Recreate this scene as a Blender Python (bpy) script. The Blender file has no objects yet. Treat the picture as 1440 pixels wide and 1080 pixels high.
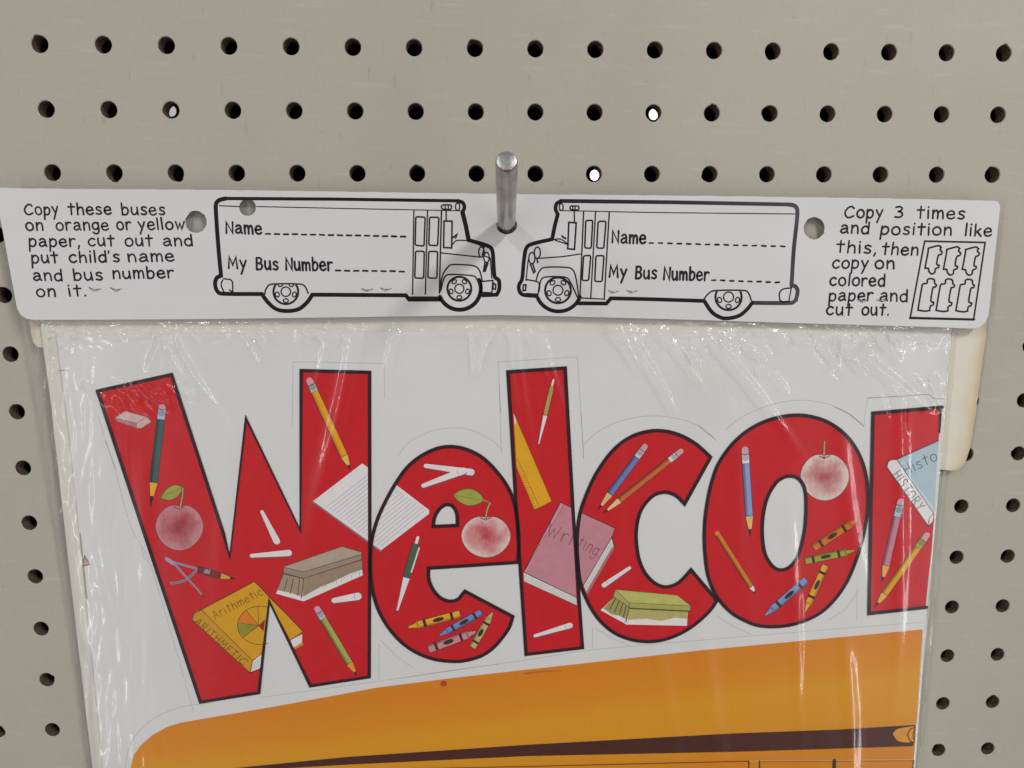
import bpy, bmesh, math, random
from mathutils import Vector, Matrix, noise
from mathutils.geometry import tessellate_polygon

random.seed(7)
SC = bpy.context.scene
COL = SC.collection

# ------------------------------------------------------------------ camera
FPX, W0, H0 = 876.917, 1440.0, 1080.0
CAM = Vector((-0.02079160, -0.27817533, 0.04728098))
RX = Vector((0.99928349, -0.03750534, -0.00508475))
RY = Vector((-0.00999169, -0.13183223, -0.99122169))     # image-down direction
RZ = Vector((0.03650578, 0.99056227, -0.13211251))       # viewing direction
cd = bpy.data.cameras.new("camera")
cam = bpy.data.objects.new("camera", cd)
COL.objects.link(cam)
m = Matrix((RX, -RY, -RZ)).transposed().to_4x4()
m.translation = CAM
cam.matrix_world = m
cd.sensor_width = 36.0
cd.lens = 36.0 * FPX / W0
cd.clip_start = 0.005
cd.clip_end = 50.0
cd.dof.use_dof = True
cd.dof.focus_distance = 0.272
cd.dof.aperture_fstop = 9.0
SC.camera = cam

# ------------------------------------------------------------------ world, lamps, exposure
wd = bpy.data.worlds.new("World")
SC.world = wd
wd.use_nodes = True
bg = wd.node_tree.nodes["Background"]
bg.inputs[0].default_value = (0.95, 0.97, 1.0, 1)
bg.inputs[1].default_value = 0.175


def area(name, loc, target, sx, sy, power, color):
    l = bpy.data.lights.new(name, 'AREA')
    l.shape = 'RECTANGLE'
    l.size, l.size_y = sx, sy
    l.energy = power
    l.color = color
    o = bpy.data.objects.new(name, l)
    o.location = loc
    d = Vector(target) - Vector(loc)
    o.rotation_euler = d.to_track_quat('-Z', 'Y').to_euler()
    COL.objects.link(o)
    return o


def tube_lamp(x, z, y0, y1, w, power, color, tilt=0.0):
    """a ceiling tube running out from the shelf, shining down"""
    l = bpy.data.lights.new("ceiling_lamp", 'AREA')
    l.shape = 'RECTANGLE'
    l.size, l.size_y = w, abs(y1 - y0)
    l.energy = power
    l.color = color
    o = bpy.data.objects.new("ceiling_lamp", l)
    o.location = (x, (y0 + y1) / 2, z)
    o.rotation_euler = (0.0, tilt, 0.0)
    COL.objects.link(o)


tube_lamp(0.88, 1.12, -0.78, -1.33, 0.09, 18.6, (1.0, 0.99, 0.97), 0.5)
tube_lamp(-0.80, 1.12, -0.80, -1.35, 0.09, 6.8, (1.0, 0.99, 0.98), -0.5)
# unseen upright strip lights added left and right for streaks on the film
area("added_streak_strip", (1.25, -1.20, -0.30), (0, 0, -0.3), 0.06, 2.3, 8.6, (1.0, 0.99, 0.97))
area("added_streak_strip", (-1.20, -1.20, -0.30), (0, 0, -0.3), 0.06, 2.3, 7.6, (1.0, 0.99, 0.97))
area("aisle_lamp", (0.10, 1.00, 0.75), (0.0, 1.6, 0.1), 0.3, 0.3, 13.0, (1.0, 0.99, 0.97))
SC.view_settings.view_transform = 'Standard'
SC.view_settings.look = 'None'
SC.view_settings.exposure = 0.0
SC.view_settings.gamma = 1.0
SC.view_settings.use_curve_mapping = False

# ------------------------------------------------------------------ photo pixel -> point on a plane in front of the board
D_HEAD, D_SHEET, D_FILM = 0.0072, 0.0054, 0.0058


def P(x, y, d):
    r = RX * ((x - 720.0) / FPX) + RY * ((y - 540.0) / FPX) + RZ
    t = (-d - CAM.y) / r.y
    p = CAM + r * t
    return Vector((p.x, p.z))          # plane coordinates (right, up)


def fr(ox, oy, s):
    """a traced region: its points become photo pixels"""
    return lambda *pts: [(ox + a / s, oy + b / s) for a, b in pts]


PX = fr(0, 0, 1.0)
A = fr(0, 250, 4.0)
B = fr(290, 260, 3.3488)
CC = fr(700, 260, 3.2727)
D = fr(1100, 260, 4.235)
W1 = fr(120, 500, 4.318)
W2 = fr(330, 500, 4.319)
W3 = fr(210, 740, 4.153)
W4 = fr(370, 740, 4.318)
EE = fr(510, 620, 3.373)
L1 = fr(700, 500, 4.912)
L2 = fr(720, 700, 4.694)
C1 = fr(810, 590, 3.375)
OO = fr(980, 570, 3.273)
MM = fr(1200, 540, 3.0)
B1 = fr(150, 880, 2.3607)
B2 = fr(740, 860, 2.4)


def plane(pts, d):
    return [P(x, y, d) for x, y in pts]


# ------------------------------------------------------------------ curve helpers
def smooth(pts, closed=False, n=6, corner=48):
    pts = [Vector(p) for p in pts]
    N = len(pts)
    if N < 3:
        return pts

    def is_corner(i):
        if not closed and i in (0, N - 1):
            return True
        a = pts[i] - pts[i - 1]
        b = pts[(i + 1) % N] - pts[i]
        if a.length < 1e-9 or b.length < 1e-9:
            return True
        return math.degrees(a.angle(b)) > corner
    cor = [is_corner(i) for i in range(N)]
    out = []
    segs = N if closed else N - 1
    for i in range(segs):
        p1, p2 = pts[i], pts[(i + 1) % N]
        p0 = pts[i - 1] if (closed or i > 0) else p1
        p3 = pts[(i + 2) % N] if (closed or i + 2 < N) else p2
        t1 = (p2 - p0) * 0.5 if not cor[i] else (p2 - p1)
        t2 = (p3 - p1) * 0.5 if not cor[(i + 1) % N] else (p2 - p1)
        L = (p2 - p1).length
        for t in (t1, t2):
            if t.length > L * 1.4:
                t *= L * 1.4 / t.length
        for k in range(n):
            s = k / n
            h00 = 2 * s**3 - 3 * s**2 + 1
            h10 = s**3 - 2 * s**2 + s
            h01 = -2 * s**3 + 3 * s**2
            h11 = s**3 - s**2
            out.append(p1 * h00 + t1 * h10 + p2 * h01 + t2 * h11)
    if not closed:
        out.append(pts[-1])
    return out


def ellipse(cx, cy, rx, ry, n=40, a0=0, a1=360):
    full = abs(a1 - a0) >= 360
    k = n if full else n + 1
    return [(cx + rx * math.cos(math.radians(a0 + (a1 - a0) * i / n)),
             cy + ry * math.sin(math.radians(a0 + (a1 - a0) * i / n))) for i in range(k)]


def inside(poly, p):
    c = False
    x, y = p[0], p[1]
    j = len(poly) - 1
    for i in range(len(poly)):
        xi, yi = poly[i][0], poly[i][1]
        xj, yj = poly[j][0], poly[j][1]
        if (yi > y) != (yj > y) and x < (xj - xi) * (y - yi) / (yj - yi) + xi:
            c = not c
        j = i
    return c


# ------------------------------------------------------------------ objects
def put(name, me, parent=None, label=None, world=None):
    o = bpy.data.objects.new(name, me)
    COL.objects.link(o)
    if parent is not None:
        o.parent = parent
    if world is not None:
        o.location = Vector(world) - (WORLD[parent.name] if parent is not None else Vector((0, 0, 0)))
    WORLD[o.name] = Vector(world) if world is not None else Vector((0, 0, 0))
    if label:
        o['label'] = label
    return o


WORLD = {}


def thing(name, label, cat, world, group=None):
    o = put(name, None, None, label, world)
    o.empty_display_size = 0.02
    o['category'] = cat
    if group:
        o['group'] = group
    return o


def mesh_obj(name, verts, faces, mats, idx, parent=None, label=None, smoothed=False, attr=None):
    c = Vector((0, 0, 0))
    for v in verts:
        c += Vector(v)
    c /= max(1, len(verts))
    me = bpy.data.meshes.new(name)
    me.from_pydata([tuple(Vector(v) - c) for v in verts], [], faces)
    for mt in mats:
        me.materials.append(mt)
    for p, i in zip(me.polygons, idx):
        p.material_index = i
        p.use_smooth = smoothed
    if attr:
        a = me.attributes.new("tone", 'FLOAT', 'POINT')
        for i, t in enumerate(attr):
            a.data[i].value = t
    me.update()
    return put(name, me, parent, label, c)


class Art:
    """ink on one sheet: flat filled shapes and pen strokes, in the sheet's own plane"""
    STEP = 3e-7

    def __init__(self, d, lift=0.00004):
        self.base, self.d = d, d + lift
        self.v, self.f, self.i, self.m, self.t = [], [], [], [], []
        self.tones = False

    def _mat(self, mt):
        if mt not in self.m:
            self.m.append(mt)
        return self.m.index(mt)

    def _add(self, pts2, faces, mt, tone=None):
        self.d += self.STEP
        o = len(self.v)
        self.v += [(p[0], -self.d, p[1]) for p in pts2]
        self.t += tone if tone else [0.0] * len(pts2)
        k = self._mat(mt)
        for f in faces:
            # face the camera (-Y)
            a, b, c = pts2[f[0]], pts2[f[1]], pts2[f[2]]
            cr = (b[0] - a[0]) * (c[1] - a[1]) - (b[1] - a[1]) * (c[0] - a[0])
            f = tuple(f) if cr > 0 else tuple(reversed(f))
            self.f.append(tuple(o + q for q in f))
            self.i.append(k)

    # ---- in photo pixels
    def fill(self, pts, mt, holes=(), sm=False, corner=48):
        if sm:
            pts = smooth(pts, True, corner=corner)
            holes = [smooth(h, True, corner=corner) for h in holes]
        self.pfill(plane([(p[0], p[1]) for p in pts], self.base), mt,
                   [plane([(p[0], p[1]) for p in h], self.base) for h in holes])

    def line(self, pts, w, mt, closed=False, sm=False, w2=None, corner=48):
        if sm:
            pts = smooth(pts, closed, corner=corner)
        q = plane([(p[0], p[1]) for p in pts], self.base)
        k = (P(pts[0][0] + 1, pts[0][1], self.base) - P(pts[0][0], pts[0][1], self.base)).length
        self.pline(q, w * k, mt, closed, w2 * k if w2 is not None else None)

    def radial(self, pts, mt, sm=True):
        pts = smooth(pts, True) if sm else [Vector(p) for p in pts]
        c = sum((Vector(p) for p in pts), Vector((0, 0))) / len(pts)
        n = len(pts)
        v, t, f = [c], [0.0], []
        for k, s in enumerate((0.5, 0.8, 1.0)):
            v += [c + (Vector(p) - c) * s for p in pts]
            t += [s] * n
        for i in range(n):
            j = (i + 1) % n
            f.append((0, 1 + i, 1 + j))
            for r in (0, 1):
                a, b = 1 + r * n, 1 + (r + 1) * n
                f.append((a + i, b + i, b + j, a + j))
        self.tones = True
        self._add(plane(v, self.base), f, mt, t)

    # ---- in plane coordinates
    def pfill(self, pts, mt, holes=()):
        loops = [[Vector((p[0], p[1], 0)) for p in pts]] + [[Vector((p[0], p[1], 0)) for p in h] for h in holes]
        flat = [p for l in loops for p in l]
        self._add([(p.x, p.y) for p in flat], tessellate_polygon(loops), mt)

    def pline(self, pts, w, mt, closed=False, w2=None, caps=True):
        q = [Vector((p[0], p[1])) for p in pts]
        o = [q[0]]
        for p in q[1:]:
            if (p - o[-1]).length > 1e-7:
                o.append(p)
        if closed and len(o) > 2 and (o[0] - o[-1]).length < 1e-7:
            o.pop()
        q = o
        N = len(q)
        if N < 2:
            return
        w2 = w if w2 is None else w2
        v, f = [], []
        for i in range(N):
            a = q[i] - q[i - 1] if (closed or i > 0) else q[1] - q[0]
            b = q[(i + 1) % N] - q[i] if (closed or i < N - 1) else q[N - 1] - q[N - 2]
            a.normalize()
            b.normalize()
            t = a + b
            if t.length < 0.3:
                t = b.copy()
            t.normalize()
            nrm = Vector((-t.y, t.x))
            cs = max(0.45, nrm.dot(Vector((-b.y, b.x))))
            h = 0.5 * (w + (w2 - w) * i / max(1, N - 1)) / cs
            v += [q[i] + nrm * h, q[i] - nrm * h]
        for i in range(N if closed else N - 1):
            j = (i + 1) % N
            f.append((2 * i, 2 * i + 1, 2 * j + 1, 2 * j))
        if not closed and caps:
            for e, sgn, hw in ((0, -1, w / 2), (N - 1, 1, w2 / 2)):
                dr = (q[1] - q[0]) if e == 0 else (q[N - 1] - q[N - 2])
                dr = dr.normalized() * sgn
                nr = Vector((-dr.y, dr.x))
                k0 = len(v)
                v += [q[e] + nr * (hw * math.cos(t)) + dr * (hw * math.sin(t)) for t in [math.pi * s / 6 for s in range(7)]]
                f.append(tuple(range(k0, k0 + 7)))
        self._add([(p[0], p[1]) for p in v], f, mt)

    def build(self, name, parent, label=None):
        return mesh_obj(name, self.v, self.f, self.m, self.i, parent, label, attr=self.t if self.tones else None)


def slab(name, outer, holes, d_front, thick, mats, parent=None, label=None, d_in=None):
    """a card: front and back face and cut edges; outline in photo pixels as it shows at its front face"""
    q = [plane([(p[0], p[1]) for p in outer], d_front)] + [plane([(p[0], p[1]) for p in h], d_front) for h in holes]
    loops = [[Vector((p[0], p[1], 0)) for p in l] for l in q]
    flat = [p for l in loops for p in l]
    tri = tessellate_polygon(loops)
    n = len(flat)
    v = [(p.x, -d_front, p.y) for p in flat] + [(p.x, -d_front + thick, p.y) for p in flat]
    f, ix = [], []
    for t in tri:
        a, b, c = (flat[k] for k in t)
        cr = (b.x - a.x) * (c.y - a.y) - (b.y - a.y) * (c.x - a.x)
        t = tuple(t) if cr > 0 else tuple(reversed(t))
        f.append(t)
        ix.append(0)
        f.append(tuple(n + k for k in reversed(t)))
        ix.append(0)
    o = 0
    for l in loops:
        area_ = sum(l[i].x * l[(i + 1) % len(l)].y - l[(i + 1) % len(l)].x * l[i].y for i in range(len(l)))
        for i in range(len(l)):
            j = (i + 1) % len(l)
            g = (o + i, o + j, n + o + j, n + o + i)
            f.append(tuple(reversed(g)))
            ix.append(len(mats) - 1)
        o += len(l)
    return mesh_obj(name, v, f, mats, ix, parent, label)


# ------------------------------------------------------------------ materials
def lin(c):
    return tuple(((x / 255) / 12.92 if x / 255 <= 0.04045 else ((x / 255 + 0.055) / 1.055) ** 2.4) for x in c)


def base_mat(name, rough=0.6, spec=0.4):
    mt = bpy.data.materials.new(name)
    mt.use_nodes = True
    nt = mt.node_tree
    b = nt.nodes["Principled BSDF"]
    b.inputs["Roughness"].default_value = rough
    b.inputs["Specular IOR Level"].default_value = spec
    return mt, nt, b


def N(nt, kind, **kw):
    n = nt.nodes.new(kind)
    for k, v in kw.items():
        if k in n.inputs:
            n.inputs[k].default_value = v
        else:
            setattr(n, k, v)
    return n


def noise_tex(nt, scale, detail=3, rough=0.55, vec=None):
    n = N(nt, "ShaderNodeTexNoise", Scale=scale, Detail=detail, Roughness=rough)
    if vec is None:
        g = nt.nodes.new("ShaderNodeNewGeometry")
        vec = g.outputs["Position"]
    nt.links.new(vec, n.inputs["Vector"])
    return n.outputs["Fac"]


def ramp(nt, fac, stops):
    r = nt.nodes.new("ShaderNodeValToRGB")
    while len(r.color_ramp.elements) < len(stops):
        r.color_ramp.elements.new(0.5)
    for e, (p, c) in zip(r.color_ramp.elements, stops):
        e.position = p
        e.color = (*c, 1) if len(c) == 3 else c
    nt.links.new(fac, r.inputs[0])
    return r.outputs[0]


def mixc(nt, fac, a, b, mode='MIX'):
    x = nt.nodes.new("ShaderNodeMix")
    x.data_type = 'RGBA'
    x.blend_type = mode
    for s, v in ((0, fac), (6, a), (7, b)):
        if hasattr(v, "is_output"):
            nt.links.new(v, x.inputs[s])
        elif s == 0:
            x.inputs[0].default_value = v
        else:
            x.inputs[s].default_value = (*v, 1)
    return x.outputs[2]


def bump(nt, b, h, strength, dist):
    n = N(nt, "ShaderNodeBump", Strength=strength, Distance=dist)
    nt.links.new(h, n.inputs["Height"])
    nt.links.new(n.outputs[0], b.inputs["Normal"])


def sc(c, k):
    return tuple(min(1.0, x * k) for x in c)


INKS = {}


def ink(rgb, var=0.10, rough=0.5, alb=1.12):
    """a printed colour, laid down a little unevenly"""
    key = (rgb, var)
    if key in INKS:
        return INKS[key]
    mt, nt, b = base_mat("print_ink", rough, 0.12)
    c = sc(lin(rgb), alb)
    f = noise_tex(nt, 900, 2)
    g = noise_tex(nt, 60, 3)
    a = mixc(nt, f, sc(c, 1 - var), sc(c, 1 + var))
    col = mixc(nt, g, a, sc(c, 1 + var * 0.6))
    # uneven wash of the printed colour
    w_ = ramp(nt, noise_tex(nt, 240, 4, 0.65), [(0.32, (1 - var * 1.3,) * 3), (0.68, (1.0, 1.0, 1.0))])
    col = mixc(nt, 1.0, col, w_, 'MULTIPLY')
    nt.links.new(col, b.inputs["Base Color"])
    INKS[key] = mt
    return mt


def paper(name, rgb, alb, fibre=0.03, warm=None, warm_amt=0.0, rough=0.55, bstr=0.25):
    mt, nt, b = base_mat(name, rough, 0.35)
    c = sc(lin(rgb), alb)
    f = noise_tex(nt, 1400, 3)
    g = noise_tex(nt, 22, 4)
    col = mixc(nt, f, sc(c, 1 - fibre), sc(c, 1 + fibre))
    if warm:
        wf = ramp(nt, g, [(0.45, (0, 0, 0)), (0.75, (warm_amt,) * 3)])
        col = mixc(nt, wf, col, sc(lin(warm), alb))
    nt.links.new(col, b.inputs["Base Color"])
    h = noise_tex(nt, 9, 2)
    h2 = noise_tex(nt, 700, 2)
    ad = N(nt, "ShaderNodeMath", operation='MULTIPLY_ADD')
    nt.links.new(h2, ad.inputs[0])
    ad.inputs[1].default_value = 0.012
    nt.links.new(h, ad.inputs[2])
    bump(nt, b, ad.outputs[0], bstr, 0.02)
    return mt


# painted hardboard
M_BOARD, nt, b = base_mat("painted_hardboard", 0.55, 0.35)
c = lin((171, 166, 152))
f1 = noise_tex(nt, 420, 3)
f2 = noise_tex(nt, 14, 4)
f3 = noise_tex(nt, 130, 2)
col = mixc(nt, f1, sc(c, 0.94), sc(c, 1.05))
col = mixc(nt, ramp(nt, f2, [(0.42, (0, 0, 0)), (0.75, (0.5, 0.5, 0.5))]), col, sc(c, 0.88))
gp_ = nt.nodes.new("ShaderNodeNewGeometry")
mp_ = nt.nodes.new("ShaderNodeMapping")
mp_.inputs["Scale"].default_value = (1.0, 1.0, 9.0)
mp_.inputs["Rotation"].default_value = (0.0, 0.5, 0.0)
nt.links.new(gp_.outputs["Position"], mp_.inputs[0])
f4 = noise_tex(nt, 46, 4, 0.6, mp_.outputs[0])
col = mixc(nt, ramp(nt, f4, [(0.60, (0, 0, 0)), (0.67, (0.35,) * 3)]), col, sc(c, 1.22))
mp2 = nt.nodes.new("ShaderNodeMapping")
mp2.inputs["Scale"].default_value = (6.0, 1.0, 1.0)
mp2.inputs["Rotation"].default_value = (0.0, 1.1, 0.0)
nt.links.new(gp_.outputs["Position"], mp2.inputs[0])
f5 = noise_tex(nt, 70, 4, 0.6, mp2.outputs[0])
col = mixc(nt, ramp(nt, f5, [(0.64, (0, 0, 0)), (0.70, (0.4,) * 3)]), col, sc(c, 0.62))
col = mixc(nt, ramp(nt, f3, [(0.755, (0, 0, 0)), (0.80, (0.55,) * 3)]), col, (0.16, 0.14, 0.12))
nt.links.new(col, b.inputs["Base Color"])
h = noise_tex(nt, 650, 3)
bump(nt, b, h, 0.06, 0.001)
M_HOLE, nt, b = base_mat("raw_hardboard", 0.9, 0.1)
nt.links.new(ramp(nt, noise_tex(nt, 900, 3), [(0.3, (0.055, 0.038, 0.026)), (0.7, (0.14, 0.10, 0.07))]), b.inputs["Base Color"])
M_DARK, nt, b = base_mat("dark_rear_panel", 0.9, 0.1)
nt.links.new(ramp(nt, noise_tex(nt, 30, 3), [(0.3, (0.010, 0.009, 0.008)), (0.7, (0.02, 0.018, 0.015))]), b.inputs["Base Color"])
M_FAR, nt, b = base_mat("white_far_wall", 0.8, 0.2)
nt.links.new(ramp(nt, noise_tex(nt, 8, 3), [(0.3, (0.78, 0.79, 0.8)), (0.7, (0.83, 0.83, 0.83))]), b.inputs["Base Color"])

M_HEAD = paper("header_card_paper", (203, 202, 202), 1.05, warm=(196, 186, 168), warm_amt=0.30, rough=0.42)
M_HEDGE = paper("header_cut_edge", (188, 180, 165), 1.1)
M_SHEET = paper("sheet_paper", (208, 207, 206), 1.12, warm=(198, 196, 188), warm_amt=0.35)
M_STRIP = paper("backing_paper", (204, 201, 191), 1.12)
M_INK = ink((30, 27, 30), 0.15)
M_PEN = ink((38, 35, 38), 0.15)
M_LINE = ink((46, 16, 24), 0.25)
M_THIN = ink((70, 60, 62), 0.1)
M_CUT = ink((178, 178, 176), 0.05)
M_CUTD = ink((142, 138, 134), 0.05)
M_RED = ink((192, 21, 31), 0.07)
M_WHITE = ink((218, 214, 214), 0.04)
M_PALE = ink((206, 207, 206), 0.03)
M_SHADE = ink((120, 28, 42), 0.1)

# aged card, browned along its torn edge
M_FLAP, nt, b = base_mat("aged_card", 0.7, 0.2)
at = N(nt, "ShaderNodeAttribute", attribute_name="tone")
n1 = noise_tex(nt, 160, 4)
ad = N(nt, "ShaderNodeMath", operation='MULTIPLY_ADD')
nt.links.new(n1, ad.inputs[0])
ad.inputs[1].default_value = 0.5
nt.links.new(at.outputs["Fac"], ad.inputs[2])
nt.links.new(ramp(nt, ad.outputs[0], [(0.35, sc(lin((206, 200, 186)), 1.08)), (0.85, sc(lin((198, 180, 150)), 1.05)),
                                      (1.25, sc(lin((192, 174, 146)), 1.05))]), b.inputs["Base Color"])

# printed apples: blotchy red with a pale bloom towards the rim of the drawing


def N_scale(nt, sock, k):
    n = N(nt, "ShaderNodeMath", operation='MULTIPLY')
    nt.links.new(sock, n.inputs[0])
    n.inputs[1].default_value = k
    return n.outputs[0]


def apple_mat(rim, mid):
    mt, nt, b = base_mat("print_apple", 0.5, 0.12)
    at = N(nt, "ShaderNodeAttribute", attribute_name="tone")
    # brushed watercolour strokes running down the fruit, over soft blots
    g = nt.nodes.new("ShaderNodeNewGeometry")
    mp = nt.nodes.new("ShaderNodeMapping")
    mp.inputs["Scale"].default_value = (1.0, 1.0, 0.22)
    nt.links.new(g.outputs["Position"], mp.inputs[0])
    n1 = noise_tex(nt, 900, 3, 0.6, mp.outputs[0])
    n2 = noise_tex(nt, 170, 3)
    a1 = N(nt, "ShaderNodeMath", operation='MULTIPLY_ADD')
    nt.links.new(n1, a1.inputs[0])
    a1.inputs[1].default_value = 0.45
    nt.links.new(at.outputs["Fac"], a1.inputs[2])
    ad = N(nt, "ShaderNodeMath", operation='MULTIPLY_ADD')
    nt.links.new(n2, ad.inputs[0])
    ad.inputs[1].default_value = 1.1
    nt.links.new(a1.outputs[0], ad.inputs[2])
    hm = tuple((2 * a + c) // 3 for a, c in zip(mid, rim))
    hr = tuple((a + 2 * c) // 3 for a, c in zip(mid, rim))
    nt.links.new(ramp(nt, N_scale(nt, ad.outputs[0], 0.5), [(0.34, sc(lin(mid), 1.1)), (0.52, sc(lin(hm), 1.1)), (0.70, sc(lin(hr), 1.1)), (0.88, sc(lin(rim), 1.12))]),
                 b.inputs["Base Color"])
    return mt


M_APPLE1 = apple_mat((190, 132, 138), (150, 36, 50))
M_APPLE2 = apple_mat((212, 188, 182), (178, 44, 54))
M_APPLE3 = apple_mat((212, 192, 184), (164, 70, 78))

# bus: airbrushed print running from orange at the roof edge to amber
M_BUS, nt, b = base_mat("print_bus_orange", 0.5, 0.12)
g = nt.nodes.new("ShaderNodeNewGeometry")
sx = nt.nodes.new("ShaderNodeSeparateXYZ")
nt.links.new(g.outputs["Position"], sx.inputs[0])
pa, pb = P(320, 1005, D_SHEET), P(1298, 885, D_SHEET)
slope = (pb.y - pa.y) / (pb.x - pa.x)
m1 = N(nt, "ShaderNodeMath", operation='MULTIPLY_ADD')
nt.links.new(sx.outputs[0], m1.inputs[0])
m1.inputs[1].default_value = slope
m1.inputs[2].default_value = pa.y - slope * pa.x
m2 = N(nt, "ShaderNodeMath", operation='SUBTRACT')
nt.links.new(m1.outputs[0], m2.inputs[0])
nt.links.new(sx.outputs[2], m2.inputs[1])
nz = noise_tex(nt, 25, 3)
m3 = N(nt, "ShaderNodeMath", operation='MULTIPLY_ADD')
nt.links.new(nz, m3.inputs[0])
m3.inputs[1].default_value = 0.006
nt.links.new(m2.outputs[0], m3.inputs[2])
m4 = N(nt, "ShaderNodeMath", operation='DIVIDE')
nt.links.new(m3.outputs[0], m4.inputs[0])
m4.inputs[1].default_value = 0.06
colr = ramp(nt, m4.outputs[0], [(0.05, sc(lin((210, 128, 24)), 1.12)), (0.28, sc(lin((212, 135, 24)), 1.12)),
                                (0.45, sc(lin((213, 147, 26)), 1.12)), (0.75, sc(lin((212, 144, 22)), 1.12)), (1.0, sc(lin((208, 130, 18)), 1.12))])
gr = noise_tex(nt, 1300, 2)
nt.links.new(mixc(nt, ramp(nt, gr, [(0.3, (0.86,) * 3), (0.7, (1.08,) * 3)]), (0, 0, 0), colr, 'MIX'), b.inputs["Base Color"])
mx = nt.nodes.new("ShaderNodeMix")
mx.data_type = 'RGBA'
mx.blend_type = 'MULTIPLY'
mx.inputs[0].default_value = 1.0
nt.links.new(colr, mx.inputs[6])
nt.links.new(ramp(nt, gr, [(0.3, (0.88,) * 3), (0.7, (1.0,) * 3)]), mx.inputs[7])
nt.links.new(mx.outputs[2], b.inputs["Base Color"])

# faded purple-black ink of the right-hand bus
M_FADE, nt, b = base_mat("print_faded_ink", 0.35, 0.5)
g = nt.nodes.new("ShaderNodeNewGeometry")
sx = nt.nodes.new("ShaderNodeSeparateXYZ")
nt.links.new(g.outputs["Position"], sx.inputs[0])
m1 = N(nt, "ShaderNodeMapRange")
nt.links.new(sx.outputs[0], m1.inputs[0])
m1.inputs[1].default_value = P(860, 300, D_HEAD).x
m1.inputs[2].default_value = P(1150, 300, D_HEAD).x
nf = noise_tex(nt, 120, 4)
mm_ = N(nt, "ShaderNodeMath", operation='MULTIPLY')
nt.links.new(m1.outputs[0], mm_.inputs[0])
nt.links.new(nf, mm_.inputs[1])
nt.links.new(ramp(nt, mm_.outputs[0], [(0.05, (0.012, 0.011, 0.013)), (0.6, (0.062, 0.046, 0.064))]), b.inputs["Base Color"])

# metals
M_ZINC, nt, b = base_mat("zinc_plated_steel", 0.34, 0.5)
b.inputs["Metallic"].default_value = 1.0
nt.links.new(ramp(nt, noise_tex(nt, 350, 4), [(0.3, (0.50, 0.50, 0.50)), (0.7, (0.68, 0.69, 0.70))]), b.inputs["Base Color"])
bump(nt, b, noise_tex(nt, 500, 3), 0.25, 0.0006)
M_ROD, nt, b = base_mat("worn_steel_painted_reflection", 0.30, 0.5)
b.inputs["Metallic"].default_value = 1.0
nt.links.new(ramp(nt, noise_tex(nt, 55, 3), [(0.36, (0.54, 0.53, 0.52)), (0.50, (0.46, 0.42, 0.39)), (0.64, (0.36, 0.27, 0.22))]), b.inputs["Base Color"])  # brown mottle: rust plus the underside's warm reflection put into the colour
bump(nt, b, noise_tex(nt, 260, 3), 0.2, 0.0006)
M_STAPLE, nt, b = base_mat("staple_wire", 0.4, 0.5)
b.inputs["Metallic"].default_value = 1.0
b.inputs["Base Color"].default_value = (0.38, 0.37, 0.36, 1)

# clear film
M_FILM = bpy.data.materials.new("clear_film")
M_FILM.use_nodes = True
nt = M_FILM.node_tree
nt.nodes.clear()
out = nt.nodes.new("ShaderNodeOutputMaterial")
tr = nt.nodes.new("ShaderNodeBsdfTransparent")
tr.inputs[0].default_value = (0.968, 0.964, 0.962, 1)
gl = N(nt, "ShaderNodeBsdfGlossy", Roughness=0.075)
gl.inputs[0].default_value = (1, 1, 1, 1)
df = nt.nodes.new("ShaderNodeBsdfDiffuse")
df.inputs[0].default_value = (0.82, 0.82, 0.80, 1)
lw = N(nt, "ShaderNodeLayerWeight", Blend=0.5)            # Schlick reflectance, the same from both sides of the film
pw = N(nt, "ShaderNodeMath", operation='POWER')
nt.links.new(lw.outputs["Facing"], pw.inputs[0])
pw.inputs[1].default_value = 4.0
mul = N(nt, "ShaderNodeMath", operation='MULTIPLY_ADD')
nt.links.new(pw.outputs[0], mul.inputs[0])
mul.inputs[1].default_value = 0.9
mul.inputs[2].default_value = 0.035
mul.use_clamp = True
bn = N(nt, "ShaderNodeBump", Strength=0.05, Distance=0.0012)
gpos = nt.nodes.new("ShaderNodeNewGeometry")
mpf = nt.nodes.new("ShaderNodeMapping")
mpf.inputs["Scale"].default_value = (1.0, 1.0, 0.16)
mpf.inputs["Rotation"].default_value = (0.0, 0.15, 0.0)
nt.links.new(gpos.outputs["Position"], mpf.inputs[0])
nt.links.new(noise_tex(nt, 190, 3, 0.6, mpf.outputs[0]), bn.inputs["Height"])
nt.links.new(bn.outputs[0], gl.inputs["Normal"])
gs = N(nt, "ShaderNodeBsdfGlossy", Roughness=0.34)
gs.inputs[0].default_value = (1, 1, 1, 1)
nt.links.new(bn.outputs[0], gs.inputs["Normal"])
gm = nt.nodes.new("ShaderNodeMixShader")
gm.inputs[0].default_value = 0.6
nt.links.new(gl.outputs[0], gm.inputs[1])
nt.links.new(gs.outputs[0], gm.inputs[2])
mA = nt.nodes.new("ShaderNodeMixShader")
mA.inputs[0].default_value = 0.006
nt.links.new(tr.outputs[0], mA.inputs[1])
nt.links.new(df.outputs[0], mA.inputs[2])
mB = nt.nodes.new("ShaderNodeMixShader")
nt.links.new(mul.outputs[0], mB.inputs[0])
nt.links.new(mA.outputs[0], mB.inputs[1])
nt.links.new(gm.outputs[0], mB.inputs[2])
nt.links.new(mB.outputs[0], out.inputs[0])


def structure(o):
    o['kind'] = 'structure'
    return o


# ------------------------------------------------------------------ pegboard and what is behind it
PITCH, HR, TH = 0.0254, 0.0034, 0.0055


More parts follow.
